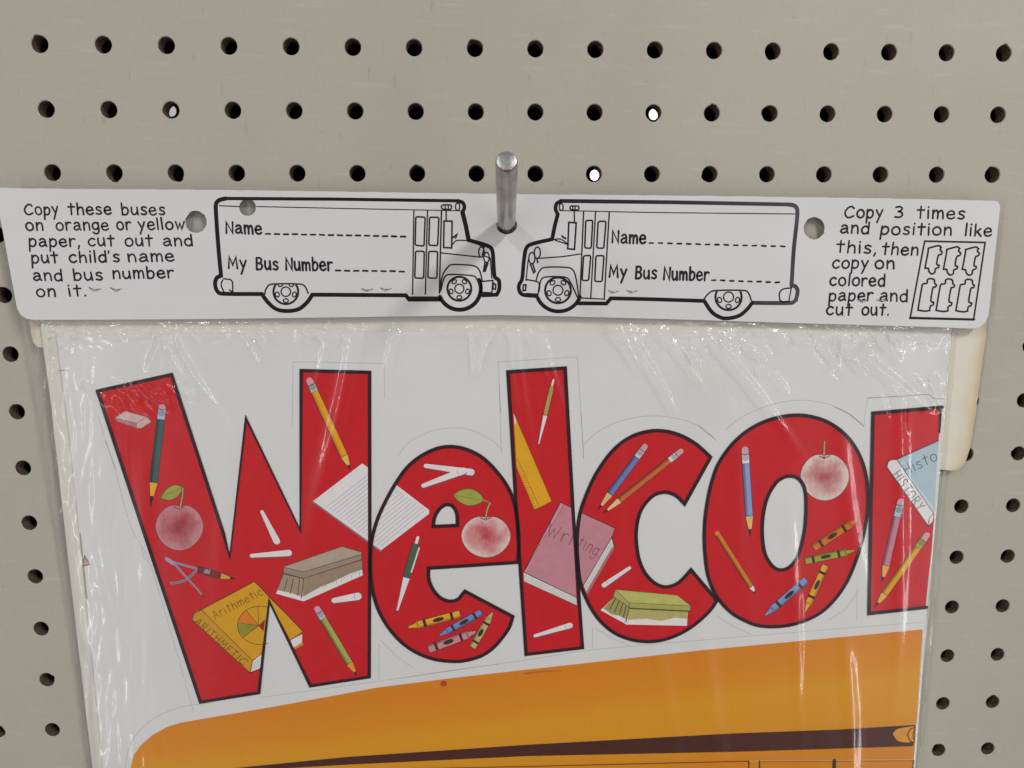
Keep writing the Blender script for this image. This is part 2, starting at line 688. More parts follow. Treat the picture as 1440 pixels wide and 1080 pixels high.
def pegboard():
    v, f, ix = [], [], []
    n = 24
    for c in range(-9, 26):
        for r in range(-7, 20):
            cx, cz = (c - 8) * PITCH, -(r - 6) * PITCH
            hw = PITCH / 2
            o = len(v)
            chip = random.random() < 0.22
            ca = random.random() * 6.28
            rad = []
            for k in range(n):
                a = 2 * math.pi * k / n
                q = HR * (1 + random.uniform(-0.012, 0.012))
                if chip and abs((a - ca + math.pi) % (2 * math.pi) - math.pi) < 0.35:
                    q *= random.uniform(1.06, 1.16)
                rad.append(q)
            for k in range(n):                               # outer square ring
                a = 2 * math.pi * k / n
                s = hw / max(abs(math.cos(a)), abs(math.sin(a)))
                v.append((cx + s * math.cos(a), 0, cz + s * math.sin(a)))
            for k in range(n):                               # lip, slightly rounded over
                a = 2 * math.pi * k / n
                v.append((cx + (rad[k] + 0.00025) * math.cos(a), 0, cz + (rad[k] + 0.00025) * math.sin(a)))
            for k in range(n):
                a = 2 * math.pi * k / n
                v.append((cx + rad[k] * math.cos(a), 0.0003, cz + rad[k] * math.sin(a)))
            for k in range(n):
                a = 2 * math.pi * k / n
                v.append((cx + HR * math.cos(a), TH, cz + HR * math.sin(a)))
            for k in range(n):
                a = 2 * math.pi * k / n
                s = hw / max(abs(math.cos(a)), abs(math.sin(a)))
                v.append((cx + s * math.cos(a), TH, cz + s * math.sin(a)))
            for k in range(n):
                j = (k + 1) % n
                for L, mi in ((0, 0), (1, 0), (2, 1), (3, 1)):
                    a, b2 = o + L * n, o + (L + 1) * n
                    f.append((a + k, a + j, b2 + j, b2 + k))
                    ix.append(mi)
    me_o = mesh_obj("pegboard", v, f, [M_BOARD, M_HOLE], ix, None,
                    "beige painted pegboard wall full of round dark holes behind the packet")
    me_o['category'] = "pegboard"
    bm = bmesh.new()
    bm.from_mesh(me_o.data)
    bmesh.ops.remove_doubles(bm, verts=bm.verts, dist=1e-5)
    bm.to_mesh(me_o.data)
    bm.free()
    return me_o


pegboard()

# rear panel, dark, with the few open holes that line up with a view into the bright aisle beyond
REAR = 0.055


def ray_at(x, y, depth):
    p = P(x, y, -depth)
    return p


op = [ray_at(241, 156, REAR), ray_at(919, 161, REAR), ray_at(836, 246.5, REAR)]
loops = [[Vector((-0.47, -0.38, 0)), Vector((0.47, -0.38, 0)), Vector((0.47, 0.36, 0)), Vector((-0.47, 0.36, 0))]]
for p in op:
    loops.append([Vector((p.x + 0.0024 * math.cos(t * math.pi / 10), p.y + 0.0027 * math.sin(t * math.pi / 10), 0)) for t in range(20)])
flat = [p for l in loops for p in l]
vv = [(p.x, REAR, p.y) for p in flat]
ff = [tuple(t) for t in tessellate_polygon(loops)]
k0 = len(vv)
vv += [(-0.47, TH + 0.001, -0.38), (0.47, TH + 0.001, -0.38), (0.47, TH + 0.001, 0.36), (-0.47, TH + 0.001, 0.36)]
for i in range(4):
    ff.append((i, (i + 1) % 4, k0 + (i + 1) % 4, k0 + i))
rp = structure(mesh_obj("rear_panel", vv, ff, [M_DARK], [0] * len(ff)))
fw = structure(mesh_obj("far_wall", [(-2, 1.6, -1.5), (2, 1.6, -1.5), (2, 1.6, 1.5), (-2, 1.6, 1.5)], [(0, 1, 2, 3)], [M_FAR], [0]))

# ------------------------------------------------------------------ hook


def tube(pts, rad, n=24, cap0=True, cap1=True):
    v, f = [], []
    N_ = len(pts)
    up = Vector((0.1, 0.2, 0.97))
    for i in range(N_):
        t = (pts[min(i + 1, N_ - 1)] - pts[max(i - 1, 0)]).normalized()
        s = t.cross(up)
        if s.length < 0.1:
            s = t.cross(Vector((1, 0, 0)))
        s.normalize()
        q = s.cross(t)
        for k in range(n):
            a = 2 * math.pi * k / n
            v.append(pts[i] + (s * math.cos(a) + q * math.sin(a)) * rad[i])
    for i in range(N_ - 1):
        for k in range(n):
            j = (k + 1) % n
            f.append((i * n + k, i * n + j, (i + 1) * n + j, (i + 1) * n + k))
    if cap0:
        f.append(tuple(reversed(range(n))))
    if cap1:
        f.append(tuple(range((N_ - 1) * n, N_ * n)))
    return v, f


def w3(p, d):
    return Vector((p.x, -d, p.y))


rod_a = w3(P(712, 318, D_HEAD), D_HEAD)
tip = w3(P(712.5, 226, 0.056), 0.056)
ax = (tip - rod_a).normalized()
bar_c = rod_a - ax * 0.006
hook = thing("peg_hook", "silver metal peg hook sticking out through the middle punch hole of the header card", "hook", bar_c)
pts, rad = [], []
for s, r_ in ((-0.006, 0.0027), (0.0025, 0.0027), (0.0032, 0.0031), (0.004, 0.0036), (0.0055, 0.00385)):
    pts.append(rod_a + ax * s)
    rad.append(r_)
Lr = (tip - rod_a).length
for s in (0.3, 0.6, 0.9):
    pts.append(rod_a + ax * Lr * s)
    rad.append(0.0039)
for s, r_ in ((-0.0012, 0.0039), (-0.0004, 0.00375), (0.0, 0.0034)):
    pts.append(tip + ax * s)
    rad.append(r_)
v, f = tube(pts, rad, 32, True, False)
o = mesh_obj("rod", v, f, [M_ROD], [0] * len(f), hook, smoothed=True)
# sawn end face, slightly domed
v2, f2 = tube([tip + ax * 0.00001, tip + ax * 0.00022, tip + ax * 0.00030], [0.0034, 0.0024, 0.0008], 32, False, True)
mesh_obj("end_face", v2, f2, [M_ZINC], [0] * len(f2), hook, "bright rough cut end of the rod", smoothed=True)
zb = 3 * PITCH
xs = (-PITCH, 0.0)
v, f = tube([Vector((xs[0], 0.012, zb + 0.002)), Vector((xs[0], 0.001, zb)), Vector((xs[0] + 0.0015, -0.0019, zb)), Vector((xs[0] + 0.005, -0.0024, zb)),
             Vector((xs[1] - 0.005, -0.0024, zb)), Vector((xs[1] - 0.0015, -0.0019, zb)), Vector((xs[1], 0.001, zb)), Vector((xs[1], 0.012, zb + 0.002))], [0.0018] * 8, 16)
mesh_obj("crossbar", v, f, [M_ZINC], [0] * len(f), hook, smoothed=True)

# ------------------------------------------------------------------ hand lettering (single strokes)
G = {
    'a': (.72, [('S', (.1, .85), (.3, 1), (.5, .92), (.58, .65), (.58, .25), (.68, .02)), ('S', (.58, .55), (.35, .58), (.1, .42), (.05, .2), (.2, .02), (.42, .1), (.58, .3))]),
    'b': (.68, [('L', (.05, 1.5), (.08, 0)), ('S', (.08, .7), (.3, 1), (.55, .85), (.62, .45), (.48, .08), (.25, 0), (.07, .15))]),
    'c': (.66, [('S', (.6, .85), (.38, 1), (.12, .8), (.02, .45), (.15, .1), (.38, 0), (.62, .18))]),
    'd': (.68, [('L', (.6, 1.5), (.63, 0)), ('S', (.6, .75), (.38, 1), (.12, .82), (.03, .45), (.15, .08), (.38, .0), (.6, .25))]),
    'e': (.68, [('S', (.05, .5), (.35, .52), (.6, .58), (.55, .85), (.33, 1), (.1, .82), (.02, .45), (.15, .1), (.4, 0), (.65, .18))]),
    'g': (.68, [('S', (.58, .8), (.35, 1), (.1, .82), (.03, .5), (.15, .18), (.38, .12), (.58, .4)), ('S', (.6, 1), (.62, .4), (.6, -.15), (.42, -.45), (.15, -.4), (.05, -.25))]),
    'h': (.66, [('L', (.06, 1.5), (.06, 0)), ('S', (.06, .6), (.28, .95), (.5, .9), (.57, .6), (.6, 0))]),
    'i': (.2, [('L', (.08, 1), (.1, 0)), ('L', (.09, 1.38), (.1, 1.42))]),
    'k': (.62, [('L', (.06, 1.5), (.08, 0)), ('L', (.52, .95), (.1, .4)), ('L', (.25, .55), (.6, 0))]),
    'l': (.2, [('L', (.08, 1.5), (.1, 0))]),
    'm': (.94, [('L', (.04, 1), (.06, 0)), ('S', (.06, .6), (.22, .95), (.38, .92), (.45, .6), (.45, 0)), ('S', (.45, .6), (.62, .95), (.78, .92), (.86, .6), (.88, 0))]),
    'n': (.66, [('L', (.05, 1), (.07, 0)), ('S', (.07, .6), (.28, .97), (.5, .9), (.58, .55), (.6, 0))]),
    'o': (.72, [('O', (.35, 1), (.1, .82), (.02, .48), (.13, .12), (.36, 0), (.6, .15), (.68, .5), (.58, .85))]),
    'p': (.68, [('L', (.07, 1), (.02, -.62)), ('S', (.08, .7), (.3, 1), (.55, .85), (.62, .45), (.48, .08), (.25, 0), (.07, .15))]),
    'r': (.55, [('L', (.05, 1), (.07, 0)), ('S', (.07, .6), (.2, .9), (.38, 1), (.52, .92))]),
    's': (.58, [('S', (.52, .88), (.3, 1), (.1, .85), (.15, .62), (.42, .45), (.52, .22), (.35, .02), (.05, .1))]),
    't': (.62, [('L', (.3, 1.42), (.3, 0)), ('L', (.02, .98), (.6, 1.0))]),
    'u': (.68, [('S', (.05, 1), (.05, .35), (.2, .02), (.42, .1), (.57, .45)), ('L', (.57, 1), (.63, 0))]),
    'w': (.88, [('L', (.02, 1), (.22, 0), (.42, .8), (.6, 0), (.85, 1))]),
    'y': (.66, [('L', (.03, 1), (.32, .22)), ('L', (.62, 1), (.12, -.62))]),
    'C': (.95, [('S', (.88, 1.15), (.65, 1.38), (.3, 1.2), (.05, .7), (.15, .2), (.45, 0), (.88, .22))]),
    'N': (.8, [('L', (.06, 0), (.06, 1.38), (.72, 0), (.72, 1.38))]),
    'M': (.95, [('L', (.03, 0), (.12, 1.38), (.45, .4), (.8, 1.38), (.9, 0))]),
    'B': (.75, [('L', (.08, 1.38), (.08, 0)), ('S', (.08, 1.36), (.45, 1.36), (.6, 1.08), (.45, .78), (.08, .74)), ('S', (.08, .74), (.5, .7), (.68, .38), (.5, .05), (.08, 0))]),
    '3': (.65, [('S', (.05, 1.3), (.35, 1.38), (.52, 1.1), (.38, .82), (.2, .76), (.42, .7), (.58, .38), (.4, .04), (.03, .06))]),
    'A': (.8, [('L', (.02, 0), (.4, 1.38), (.75, 0)), ('L', (.15, .5), (.65, .5))]),
    'R': (.72, [('L', (.08, 1.38), (.08, 0)), ('S', (.08, 1.36), (.5, 1.34), (.6, 1.0), (.42, .72), (.1, .66)), ('L', (.3, .68), (.68, 0))]),
    'I': (.25, [('L', (.12, 1.38), (.12, 0))]),
    'T': (.75, [('L', (.37, 1.36), (.37, 0)), ('L', (.02, 1.36), (.72, 1.38))]),
    'H': (.75, [('L', (.08, 1.38), (.08, 0)), ('L', (.66, 1.38), (.66, 0)), ('L', (.08, .7), (.66, .7))]),
    'E': (.66, [('L', (.6, 1.38), (.08, 1.36), (.08, 0), (.6, .02)), ('L', (.08, .7), (.5, .7))]),
    'W': (1.1, [('L', (.02, 1.38), (.28, 0), (.52, 1.0), (.76, 0), (1.05, 1.38))]),
    'S': (.66, [('S', (.6, 1.22), (.35, 1.38), (.1, 1.15), (.2, .82), (.5, .6), (.6, .3), (.38, .02), (.04, .12))]),
    'O': (.8, [('O', (.4, 1.38), (.12, 1.15), (.03, .68), (.15, .18), (.4, 0), (.66, .18), (.76, .68), (.66, 1.18))]),
    'Y': (.7, [('L', (.02, 1.38), (.35, .7), (.68, 1.38)), ('L', (.35, .7), (.35, 0))]),
    ',': (.2, [('L', (.12, .08), (.02, -.32))]),
    '.': (.18, [('L', (.06, .03), (.09, .05))]),
    "'": (.16, [('L', (.1, 1.45), (.06, 1.2))]),
}


def word(art, s, p0, p1, xh, w, mt, jit=0.03, vert=None):
    """letters of one word between two baseline points (photo pixels); xh and w in pixels"""
    a, b_ = P(*p0, art.base), P(*p1, art.base)
    k = (P(p0[0] + 1, p0[1], art.base) - a).length
    dx = b_ - a
    L = dx.length
    dx.normalize()
    up = Vector((-dx.y, dx.x))
    gap = 0.22
    tot = sum(G[ch][0] for ch in s) + gap * (len(s) - 1)
    sx_ = L / tot
    h = xh * k
    x = 0.0
    for ch in s:
        adv, strokes = G[ch]
        jy = random.uniform(-jit, jit)
        js = 1 + random.uniform(-jit, jit)
        sl = random.uniform(-jit, jit)
        for st in strokes:
            pts = st[1:]
            if st[0] == 'S':
                pts = smooth(pts, False, 5, 80)
            elif st[0] == 'O':
                pts = smooth(pts, True, 5, 80)
            q = [a + dx * ((x + px_ + sl * py_) * sx_) + up * ((py_ * js + jy) * h) for px_, py_ in [(p[0], p[1]) for p in pts]]
            art.pline(q, w * k * random.uniform(0.92, 1.08), mt, closed=(st[0] == 'O'))
        x += adv + gap


def dashes(art, p0, p1, n, w, mt, duty=0.52):
    for i in range(n):
        t0 = i / (n - 1 + duty)
        t1 = (i + duty) / (n - 1 + duty)
        q = [(p0[0] + (p1[0] - p0[0]) * t, p0[1] + (p1[1] - p0[1]) * t + random.uniform(-.3, .3)) for t in (t0, t1)]
        art.line(q, w * random.uniform(.9, 1.1), mt)


# ------------------------------------------------------------------ the packet: header card, its back flap, plastic bag
packet = thing("hanging_packet", "clear plastic packet with a white printed header card stapled on top hanging from the hook", "packet",
               w3(P(712, 446, 0.006), 0.006))


def hole(cx, cy, rx, ry, n=28, wob=0.03):
    return [(cx + rx * (1 + random.uniform(-wob, wob)) * math.cos(2 * math.pi * k / n), cy + ry * (1 + random.uniform(-wob, wob)) * math.sin(2 * math.pi * k / n)) for k in range(n)]


def arc(cx, cy, r, a0, a1, n=6):
    return [(cx + r * math.cos(math.radians(a0 + (a1 - a0) * k / n)), cy + r * math.sin(math.radians(a0 + (a1 - a0) * k / n))) for k in range(n + 1)]


def ragged(pts, step=16, amp=0.45):
    out = []
    for i in range(len(pts) - 1):
        a, b_ = Vector(pts[i]), Vector(pts[i + 1])
        n = max(1, int((b_ - a).length / step))
        for k in range(n):
            p = a.lerp(b_, k / n)
            if k:
                p += Vector((random.uniform(-amp, amp), random.uniform(-amp, amp)))
            out.append((p.x, p.y))
    out.append(tuple(pts[-1]))
    return out


top_edge = ragged([(-9, 264), (34, 265), (300, 267), (700, 272.5), (1050, 276), (1300, 280), (1398, 282.3)], 12, 0.35)
outline = top_edge + [(1404, 284), (1406.5, 290), (1405, 305), (1398, 370), (1391.5, 432)] + [(1390, 443), (1386, 453), (1378, 460), (1368, 462)] + \
    [(1300, 459.5), (1140, 455), (950, 449), (800, 445), (700, 443), (560, 445), (420, 447), (290, 448.7), (150, 449.5), (48, 449.8)] + \
    [(37, 448), (29, 443), (24, 434)] + [(14, 380), (2, 315)]
header = slab("header_card", outline,
              [hole(712.5, 316.5, 14.5, 13), hole(275.5, 312, 15, 15.5, wob=.05), hole(1145, 321, 15, 15.5, wob=.05), hole(348, 291.5, 12, 12)],
              D_HEAD, 0.0005, [M_HEAD, M_HEDGE], packet, "long white header card printed with two outline buses and hand lettering")

class HeadArt(Art):
    def line(self, pts, w, *k, **kw):
        super().line(pts, w * 1.28 if w < 2.5 else w, *k, **kw)


T = lambda: HeadArt(D_HEAD)
LW = 2.6
# left lettering
a = T()
for s, x0, x1, y0, y1 in [("Copy", 140, 330, 207, 206), ("these", 385, 628, 207, 206), ("buses", 685, 930, 208, 208),
                          ("on", 148, 245, 296, 296), ("orange", 318, 612, 296, 294), ("or", 660, 740, 293, 292), ("yellow", 780, 1040, 291, 289),
                          ("paper,", 165, 452, 386, 386), ("cut", 498, 645, 384, 383), ("out", 705, 860, 383, 383), ("and", 920, 1085, 383, 383),
                          ("put", 180, 330, 480, 479), ("child's", 392, 675, 476, 472), ("name", 722, 982, 472, 469),
                          ("and", 190, 352, 578, 578), ("bus", 415, 580, 576, 575), ("number", 636, 980, 568, 562),
                          ("on", 208, 315, 668, 668), ("it.", 388, 488, 665, 663)]:
    word(a, s, A((x0, y0))[0], A((x1, y1))[0], 10.7, LW, M_PEN)
a.build("hand_lettering", header, "copying instructions hand lettered at the left end of the card")
# right lettering
a = T()
for s, x0, x1, y0, y1 in [("Copy", 370, 598, 194, 196), ("3", 668, 720, 195, 195), ("times", 800, 1085, 196, 203),
                          ("and", 345, 515, 286, 290), ("position", 585, 1008, 295, 299), ("like", 1085, 1245, 301, 306),
                          ("this,", 322, 560, 400, 408), ("then", 592, 808, 412, 420),
                          ("copy", 298, 510, 494, 497), ("on", 552, 668, 497, 499), ("colored", 283, 610, 598, 603),
                          ("paper", 278, 538, 690, 690), ("and", 580, 745, 691, 694), ("cut", 262, 415, 773, 775), ("out.", 473, 635, 774, 776)]:
    word(a, s, D((x0, y0))[0], D((x1, y1))[0], 10.6, LW, M_PEN)
a.build("hand_lettering", header, "copying instructions hand lettered at the right end of the card")
# layout diagram
a = T()
a.line(D((848, 335), (1208, 343), (1140, 800), (762, 790)), 1.9, M_PEN, closed=True)
a.line(D((760, 793), (1143, 802)), 2.4, M_PEN)
a.build("diagram_frame", header)
t1 = [(870, 377), (930, 362), (947, 372), (940, 386), (952, 400), (945, 414), (930, 420), (920, 470), (934, 480), (930, 492), (912, 500), (908, 522), (890, 530), (875, 517), (870, 497), (850, 495), (852, 485), (868, 400)]
b1 = [(882, 558), (905, 565), (908, 585), (918, 597), (912, 608), (898, 612), (885, 690), (902, 700), (898, 715), (882, 722), (878, 748), (850, 752), (808, 745), (832, 605), (838, 590), (862, 585), (865, 565)]
for base, offs in ((t1, ((0, 0), (110, 7), (222, 8))), (b1, ((0, 0), (108, 2), (226, 4)))):
    for dx_, dy_ in offs:
        a = T()
        a.line(D(*[(x + dx_, y + dy_) for x, y in base]), 1.9, M_PEN, closed=True, sm=True, corner=70)
        a.build("bus_outline_drawing", header)


def wheel_drawing(F, cx, cy, r, tyre_pts, tyre_w, ink_m, clip_y=None, name="wheel_drawing", k=1.0):
    a = T()
    def ok(pts):
        # the part below the body's lower edge, as one open run
        if clip_y is None or min(p[1] for p in pts) >= clip_y:
            return pts
        k = max(range(len(pts)), key=lambda i: -pts[i][1])
        return [p for p in pts[k:] + pts[:k] if p[1] >= clip_y]
    if tyre_pts:
        a.line(F(*tyre_pts), tyre_w, ink_m, sm=True)
    for rr, wv in ((r, 1.5), (r * 0.97 - 3, 1.0), (r * 0.37, 1.5)):
        e = ok(ellipse(cx, cy, rr, rr, 48))
        a.line(F(*e), wv, M_PEN, closed=len(e) == 48)
    for q in range(5):
        an = math.radians(90 + 72 * q)
        x, y = cx + r * .70 * math.cos(an), cy + r * .70 * math.sin(an)
        e = []
        for t in range(12):
            u, v_ = r * .20 * math.cos(t * math.pi / 6), r * .15 * math.sin(t * math.pi / 6)
            e.append((x - u * math.sin(an) - v_ * math.cos(an) * -1, y + u * math.cos(an) + v_ * math.sin(an)))
        e = ok(e)
        if len(e) > 4:
            a.line(F(*e), 1.4, M_PEN, closed=len(e) == 12)
    a.build(name, header)


def rrect(pts):
    """rounded quad outline"""
    out = []
    n = len(pts)
    for i in range(n):
        p, q, r = Vector(pts[i - 1]), Vector(pts[i]), Vector(pts[(i + 1) % n])
        k = 7
        out.append(tuple(q + (p - q).normalized() * k))
        out.append(tuple(q + (p - q).normalized() * k * .3 + (r - q).normalized() * k * .3))
        out.append(tuple(q + (r - q).normalized() * k))
    return out


# left bus
a = T()
a.line(B((1100, 540), (955, 540), (940, 520), (500, 517), (475, 553), (435, 585), (380, 594), (330, 585), (290, 552), (262, 514), (72, 512), (50, 497), (42, 465), (50, 438), (70, 428),
         (58, 300), (45, 100), (58, 74), (92, 64)), 5.6, M_INK, sm=True)
a.line(B((92, 64), (600, 67), (1185, 75)), 4.6, M_INK)
a.line(B((1185, 75), (1208, 84), (1216, 105), (1207, 130)), 5.2, M_INK, sm=True)
a.line(B((1207, 130), (1222, 190), (1236, 260)), 6.4, M_INK)
a.line(B((1236, 260), (1325, 287), (1348, 312), (1358, 430), (1378, 450), (1380, 490), (1368, 517), (1302, 520)), 5.6, M_INK, sm=True)
a.build("bus_body_drawing", header, "thick black outline of the bus facing right")
a = T()
a.line(B((62, 98), (155, 102)), 1.2, M_PEN)
a.line(B((238, 102), (600, 110), (1200, 122)), 1.1, M_PEN)
a.line(B((1102, 320), (1290, 340)), 1.4, M_PEN)
a.line(B((1240, 265), (1310, 292), (1300, 330), (1338, 345), (1345, 440)), 1.4, M_PEN, sm=True)
a.line(B((1162, 278), (1180, 262), (1235, 262)), 1.4, M_PEN, sm=True)
a.line(B((1162, 248), (1182, 232), (1174, 250)), 2.6, M_PEN)
a.line(B((1098, 510), (1112, 430), (1140, 385), (1165, 375), (1255, 380), (1285, 400), (1300, 450)), 1.6, M_PEN, sm=True)
a.line(B((1104, 500), (1120, 440), (1145, 422), (1255, 428), (1275, 445), (1290, 490)), 1.6, M_PEN, sm=True)
a.line(B(*rrect([(1108, 94), (1156, 94), (1154, 116), (1108, 114)])), 1.6, M_PEN, closed=True)
a.line(B((1125, 95), (1125, 113)), 1.4, M_PEN)
a.line(B((1140, 95), (1140, 113)), 1.4, M_PEN)
a.line(B(*ellipse(1184, 103, 10, 18, 20)), 1.5, M_PEN, closed=True)
a.line(B((960, 528), (1090, 528)), 1.4, M_PEN)
a.build("bus_trim_drawing", header)
a = T()
a.line(B((978, 118), (972, 515)), 1.5, M_PEN)
a.line(B((1042, 120), (1032, 515)), 1.5, M_PEN)
a.line(B((1108, 122), (1098, 505)), 1.7, M_PEN)
for q in ([(987, 150), (1031, 152), (1026, 288), (984, 284)], [(1052, 152), (1096, 153), (1090, 286), (1048, 284)],
          [(986, 312), (1027, 313), (1024, 440), (982, 438)], [(1048, 313), (1090, 314), (1086, 440), (1044, 438)]):
    a.line(B(*rrect(q)), 1.8, M_PEN, closed=True)
a.build("bus_door_drawing", header)
a = T()
a.line(B((1130, 120), (1130, 170)), 1.6, M_PEN)
a.line(B((1120, 170), (1158, 171), (1156, 297), (1118, 295)), 1.9, M_PEN, closed=True)
a.build("bus_mirror_drawing", header)
a = T()
for cx_, cy_ in ((1296, 316), (1320, 342)):
    a.line(B(*ellipse(cx_, cy_, 13, 24, 24)), 1.6, M_PEN, closed=True)
a.line(B((1322, 365), (1308, 405)), 2.8, M_PEN)
a.line(B((1312, 362), (1305, 408), (1314, 408), (1328, 368)), 1.3, M_PEN)
a.build("bus_headlight_drawing", header)
a = T()
a.line(B((1296, 455), (1350, 450), (1345, 508), (1292, 506)), 1.6, M_PEN, closed=True, sm=True)
a.line(B((1352, 462), (1364, 470), (1362, 492), (1350, 490)), 1.8, M_PEN, closed=True)
a.build("front_bumper_drawing", header)
a = T()
a.line(B((78, 448), (70, 470), (84, 505)), 1.5, M_PEN, sm=True)
a.line(B((82, 442), (115, 446), (124, 460), (125, 506), (110, 495)), 1.6, M_PEN, sm=True)
a.build("rear_bumper_drawing", header)
wheel_drawing(B, 1192, 489, 58, ellipse(1193, 488, 100, 100, 30, -24, 157), 5.8, M_INK)
wheel_drawing(B, 375, 503, 60, None, 0, M_INK, clip_y=468)
a = T()
a.line(B((275, 515), (282, 490), (305, 468), (440, 467), (465, 478), (480, 510)), 1.7, M_PEN, sm=True)
a.build("wheel_arch_drawing", header)
a = T()
word(a, "Name", B((93, 227))[0], B((262, 231))[0], 11.5, 3.0, M_PEN)
dashes(a, B((280, 230))[0], B((938, 243))[0], 16, 2.1, M_PEN)
a.build("name_line", header, "Name and a dashed line on the bus facing right")
a = T()
for s, x0, x1, y0, y1 in (("My", 105, 190, 393, 395), ("Bus", 235, 340, 399, 400), ("Number", 375, 595, 401, 403)):
    word(a, s, B((x0, y0))[0], B((x1, y1))[0], 11.8, 3.0, M_PEN)
dashes(a, B((610, 403))[0], B((932, 408))[0], 8, 2.1, M_PEN)
a.build("bus_number_line", header, "My Bus Number and a dashed line on the bus facing right")

# right bus
a = T()
a.line(CC((1172, 543), (1350, 543), (1372, 530), (1380, 490), (1370, 468), (1352, 462)), 5.6, M_FADE, sm=True)
a.line(CC((1352, 462), (1362, 300), (1377, 160), (1378, 115), (1365, 96), (1335, 90)), 5.6, M_FADE, sm=True)
a.line(CC((1335, 90), (800, 80), (290, 74)), 5.2, M_FADE)
a.line(CC((290, 74), (270, 88), (266, 112), (276, 135)), 5.2, M_INK, sm=True)
a.line(CC((276, 135), (262, 190), (250, 250)), 5.6, M_INK)
a.line(CC((250, 250), (165, 270), (132, 290), (120, 350), (112, 432), (98, 460), (100, 490), (118, 506), (180, 512)), 5.4, M_INK, sm=True)
a.line(CC((370, 545), (500, 546), (520, 522), (700, 526), (950, 534)), 5.4, M_INK)
a.line(CC((950, 534), (985, 585), (1025, 610), (1060, 614), (1110, 602), (1145, 575), (1172, 541)), 5.4, M_INK, sm=True)
a.build("bus_body_drawing", header, "thick purplish black outline of the bus facing left")
a = T()
a.line(CC((285, 118), (700, 127), (1370, 134)), 1.1, M_PEN)
a.line(CC((188, 338), (300, 330), (380, 318)), 1.4, M_PEN)
a.line(CC((255, 252), (290, 250), (325, 275), (265, 255)), 1.4, M_PEN, sm=True)
a.line(CC((295, 234), (315, 248), (300, 240)), 2.6, M_PEN)
a.line(CC((176, 440), (190, 400), (215, 380), (320, 380), (348, 395), (362, 440), (372, 510)), 1.6, M_PEN, sm=True)
a.line(CC((190, 490), (198, 440), (220, 424), (310, 425), (335, 450), (368, 520)), 1.6, M_PEN, sm=True)
a.line(CC(*rrect([(332, 97), (374, 97), (373, 116), (332, 114)])), 1.6, M_PEN, closed=True)
a.line(CC((345, 98), (345, 114)), 1.4, M_PEN)
a.line(CC((356, 98), (356, 114)), 1.4, M_PEN)
a.line(CC(*ellipse(292, 102, 9, 16, 20)), 1.5, M_PEN, closed=True)
a.line(CC((378, 520), (494, 526)), 1.4, M_PEN)
a.line(CC((140, 345), (130, 440)), 1.4, M_PEN)
a.build("bus_trim_drawing", header)
a = T()
a.line(CC((395, 124), (378, 515)), 1.6, M_PEN)
a.line(CC((450, 125), (428, 518)), 1.5, M_PEN)
a.line(CC((513, 127), (490, 520)), 1.6, M_PEN)
for q in ([(405, 164), (437, 163), (430, 292), (400, 290)], [(462, 168), (498, 167), (488, 292), (455, 290)],
          [(395, 326), (428, 325), (418, 440), (388, 440)], [(452, 326), (489, 326), (480, 445), (446, 444)]):
    a.line(CC(*rrect(q)), 1.8, M_PEN, closed=True)
a.build("bus_door_drawing", header)
a = T()
a.line(CC((352, 116), (353, 175)), 1.6, M_PEN)
a.line(CC((327, 172), (361, 175), (353, 297), (322, 294)), 1.9, M_PEN, closed=True)
a.build("bus_mirror_drawing", header)
a = T()
for cx_, cy_ in ((182, 312), (157, 337)):
    a.line(CC(*ellipse(cx_, cy_, 14, 26, 24)), 1.6, M_PEN, closed=True)
a.line(CC((150, 365), (165, 405), (172, 398), (160, 362)), 1.8, M_PEN)
a.line(CC((180, 338), (184, 358)), 1.8, M_PEN)
a.build("bus_headlight_drawing", header)
a = T()
a.line(CC((135, 436), (180, 445), (192, 455), (185, 503), (130, 500)), 1.6, M_PEN, sm=True)
a.line(CC((118, 460), (130, 460), (128, 485), (116, 487)), 1.8, M_PEN, closed=True)
a.build("front_bumper_drawing", header)
a = T()
a.line(CC((1350, 474), (1312, 480), (1296, 500), (1298, 530), (1312, 538), (1335, 536)), 1.6, M_PEN, sm=True)
a.line(CC((1352, 470), (1345, 505), (1340, 538)), 1.4, M_PEN, sm=True)
a.build("rear_bumper_drawing", header)
wheel_drawing(CC, 277, 485, 61, ellipse(280, 482, 104, 100, 30, 157, 20), 5.4, M_INK)
wheel_drawing(CC, 1062, 516, 62, None, 0, M_INK, clip_y=487)
a = T()
a.line(CC((948, 528), (965, 505), (995, 487), (1135, 486), (1155, 500), (1166, 530)), 1.7, M_PEN, sm=True)
a.build("wheel_arch_drawing", header)
a = T()
word(a, "Name", CC((525, 266))[0], CC((680, 270))[0], 11.3, 3.0, M_PEN)
dashes(a, CC((697, 267))[0], CC((1320, 283))[0], 15, 2.0, M_PEN, 0.42)
a.build("name_line", header, "Name and a dashed line on the bus facing left")
a = T()
for s, x0, x1, y0, y1 in (("My", 513, 592, 424, 426), ("Bus", 632, 730, 430, 432), ("Number", 762, 970, 435, 441)):
    word(a, s, CC((x0, y0))[0], CC((x1, y1))[0], 11.6, 3.0, M_PEN)
dashes(a, CC((985, 438))[0], CC((1295, 449))[0], 8, 2.0, M_PEN, 0.42)
a.build("bus_number_line", header, "My Bus Number and a dashed line on the bus facing left")

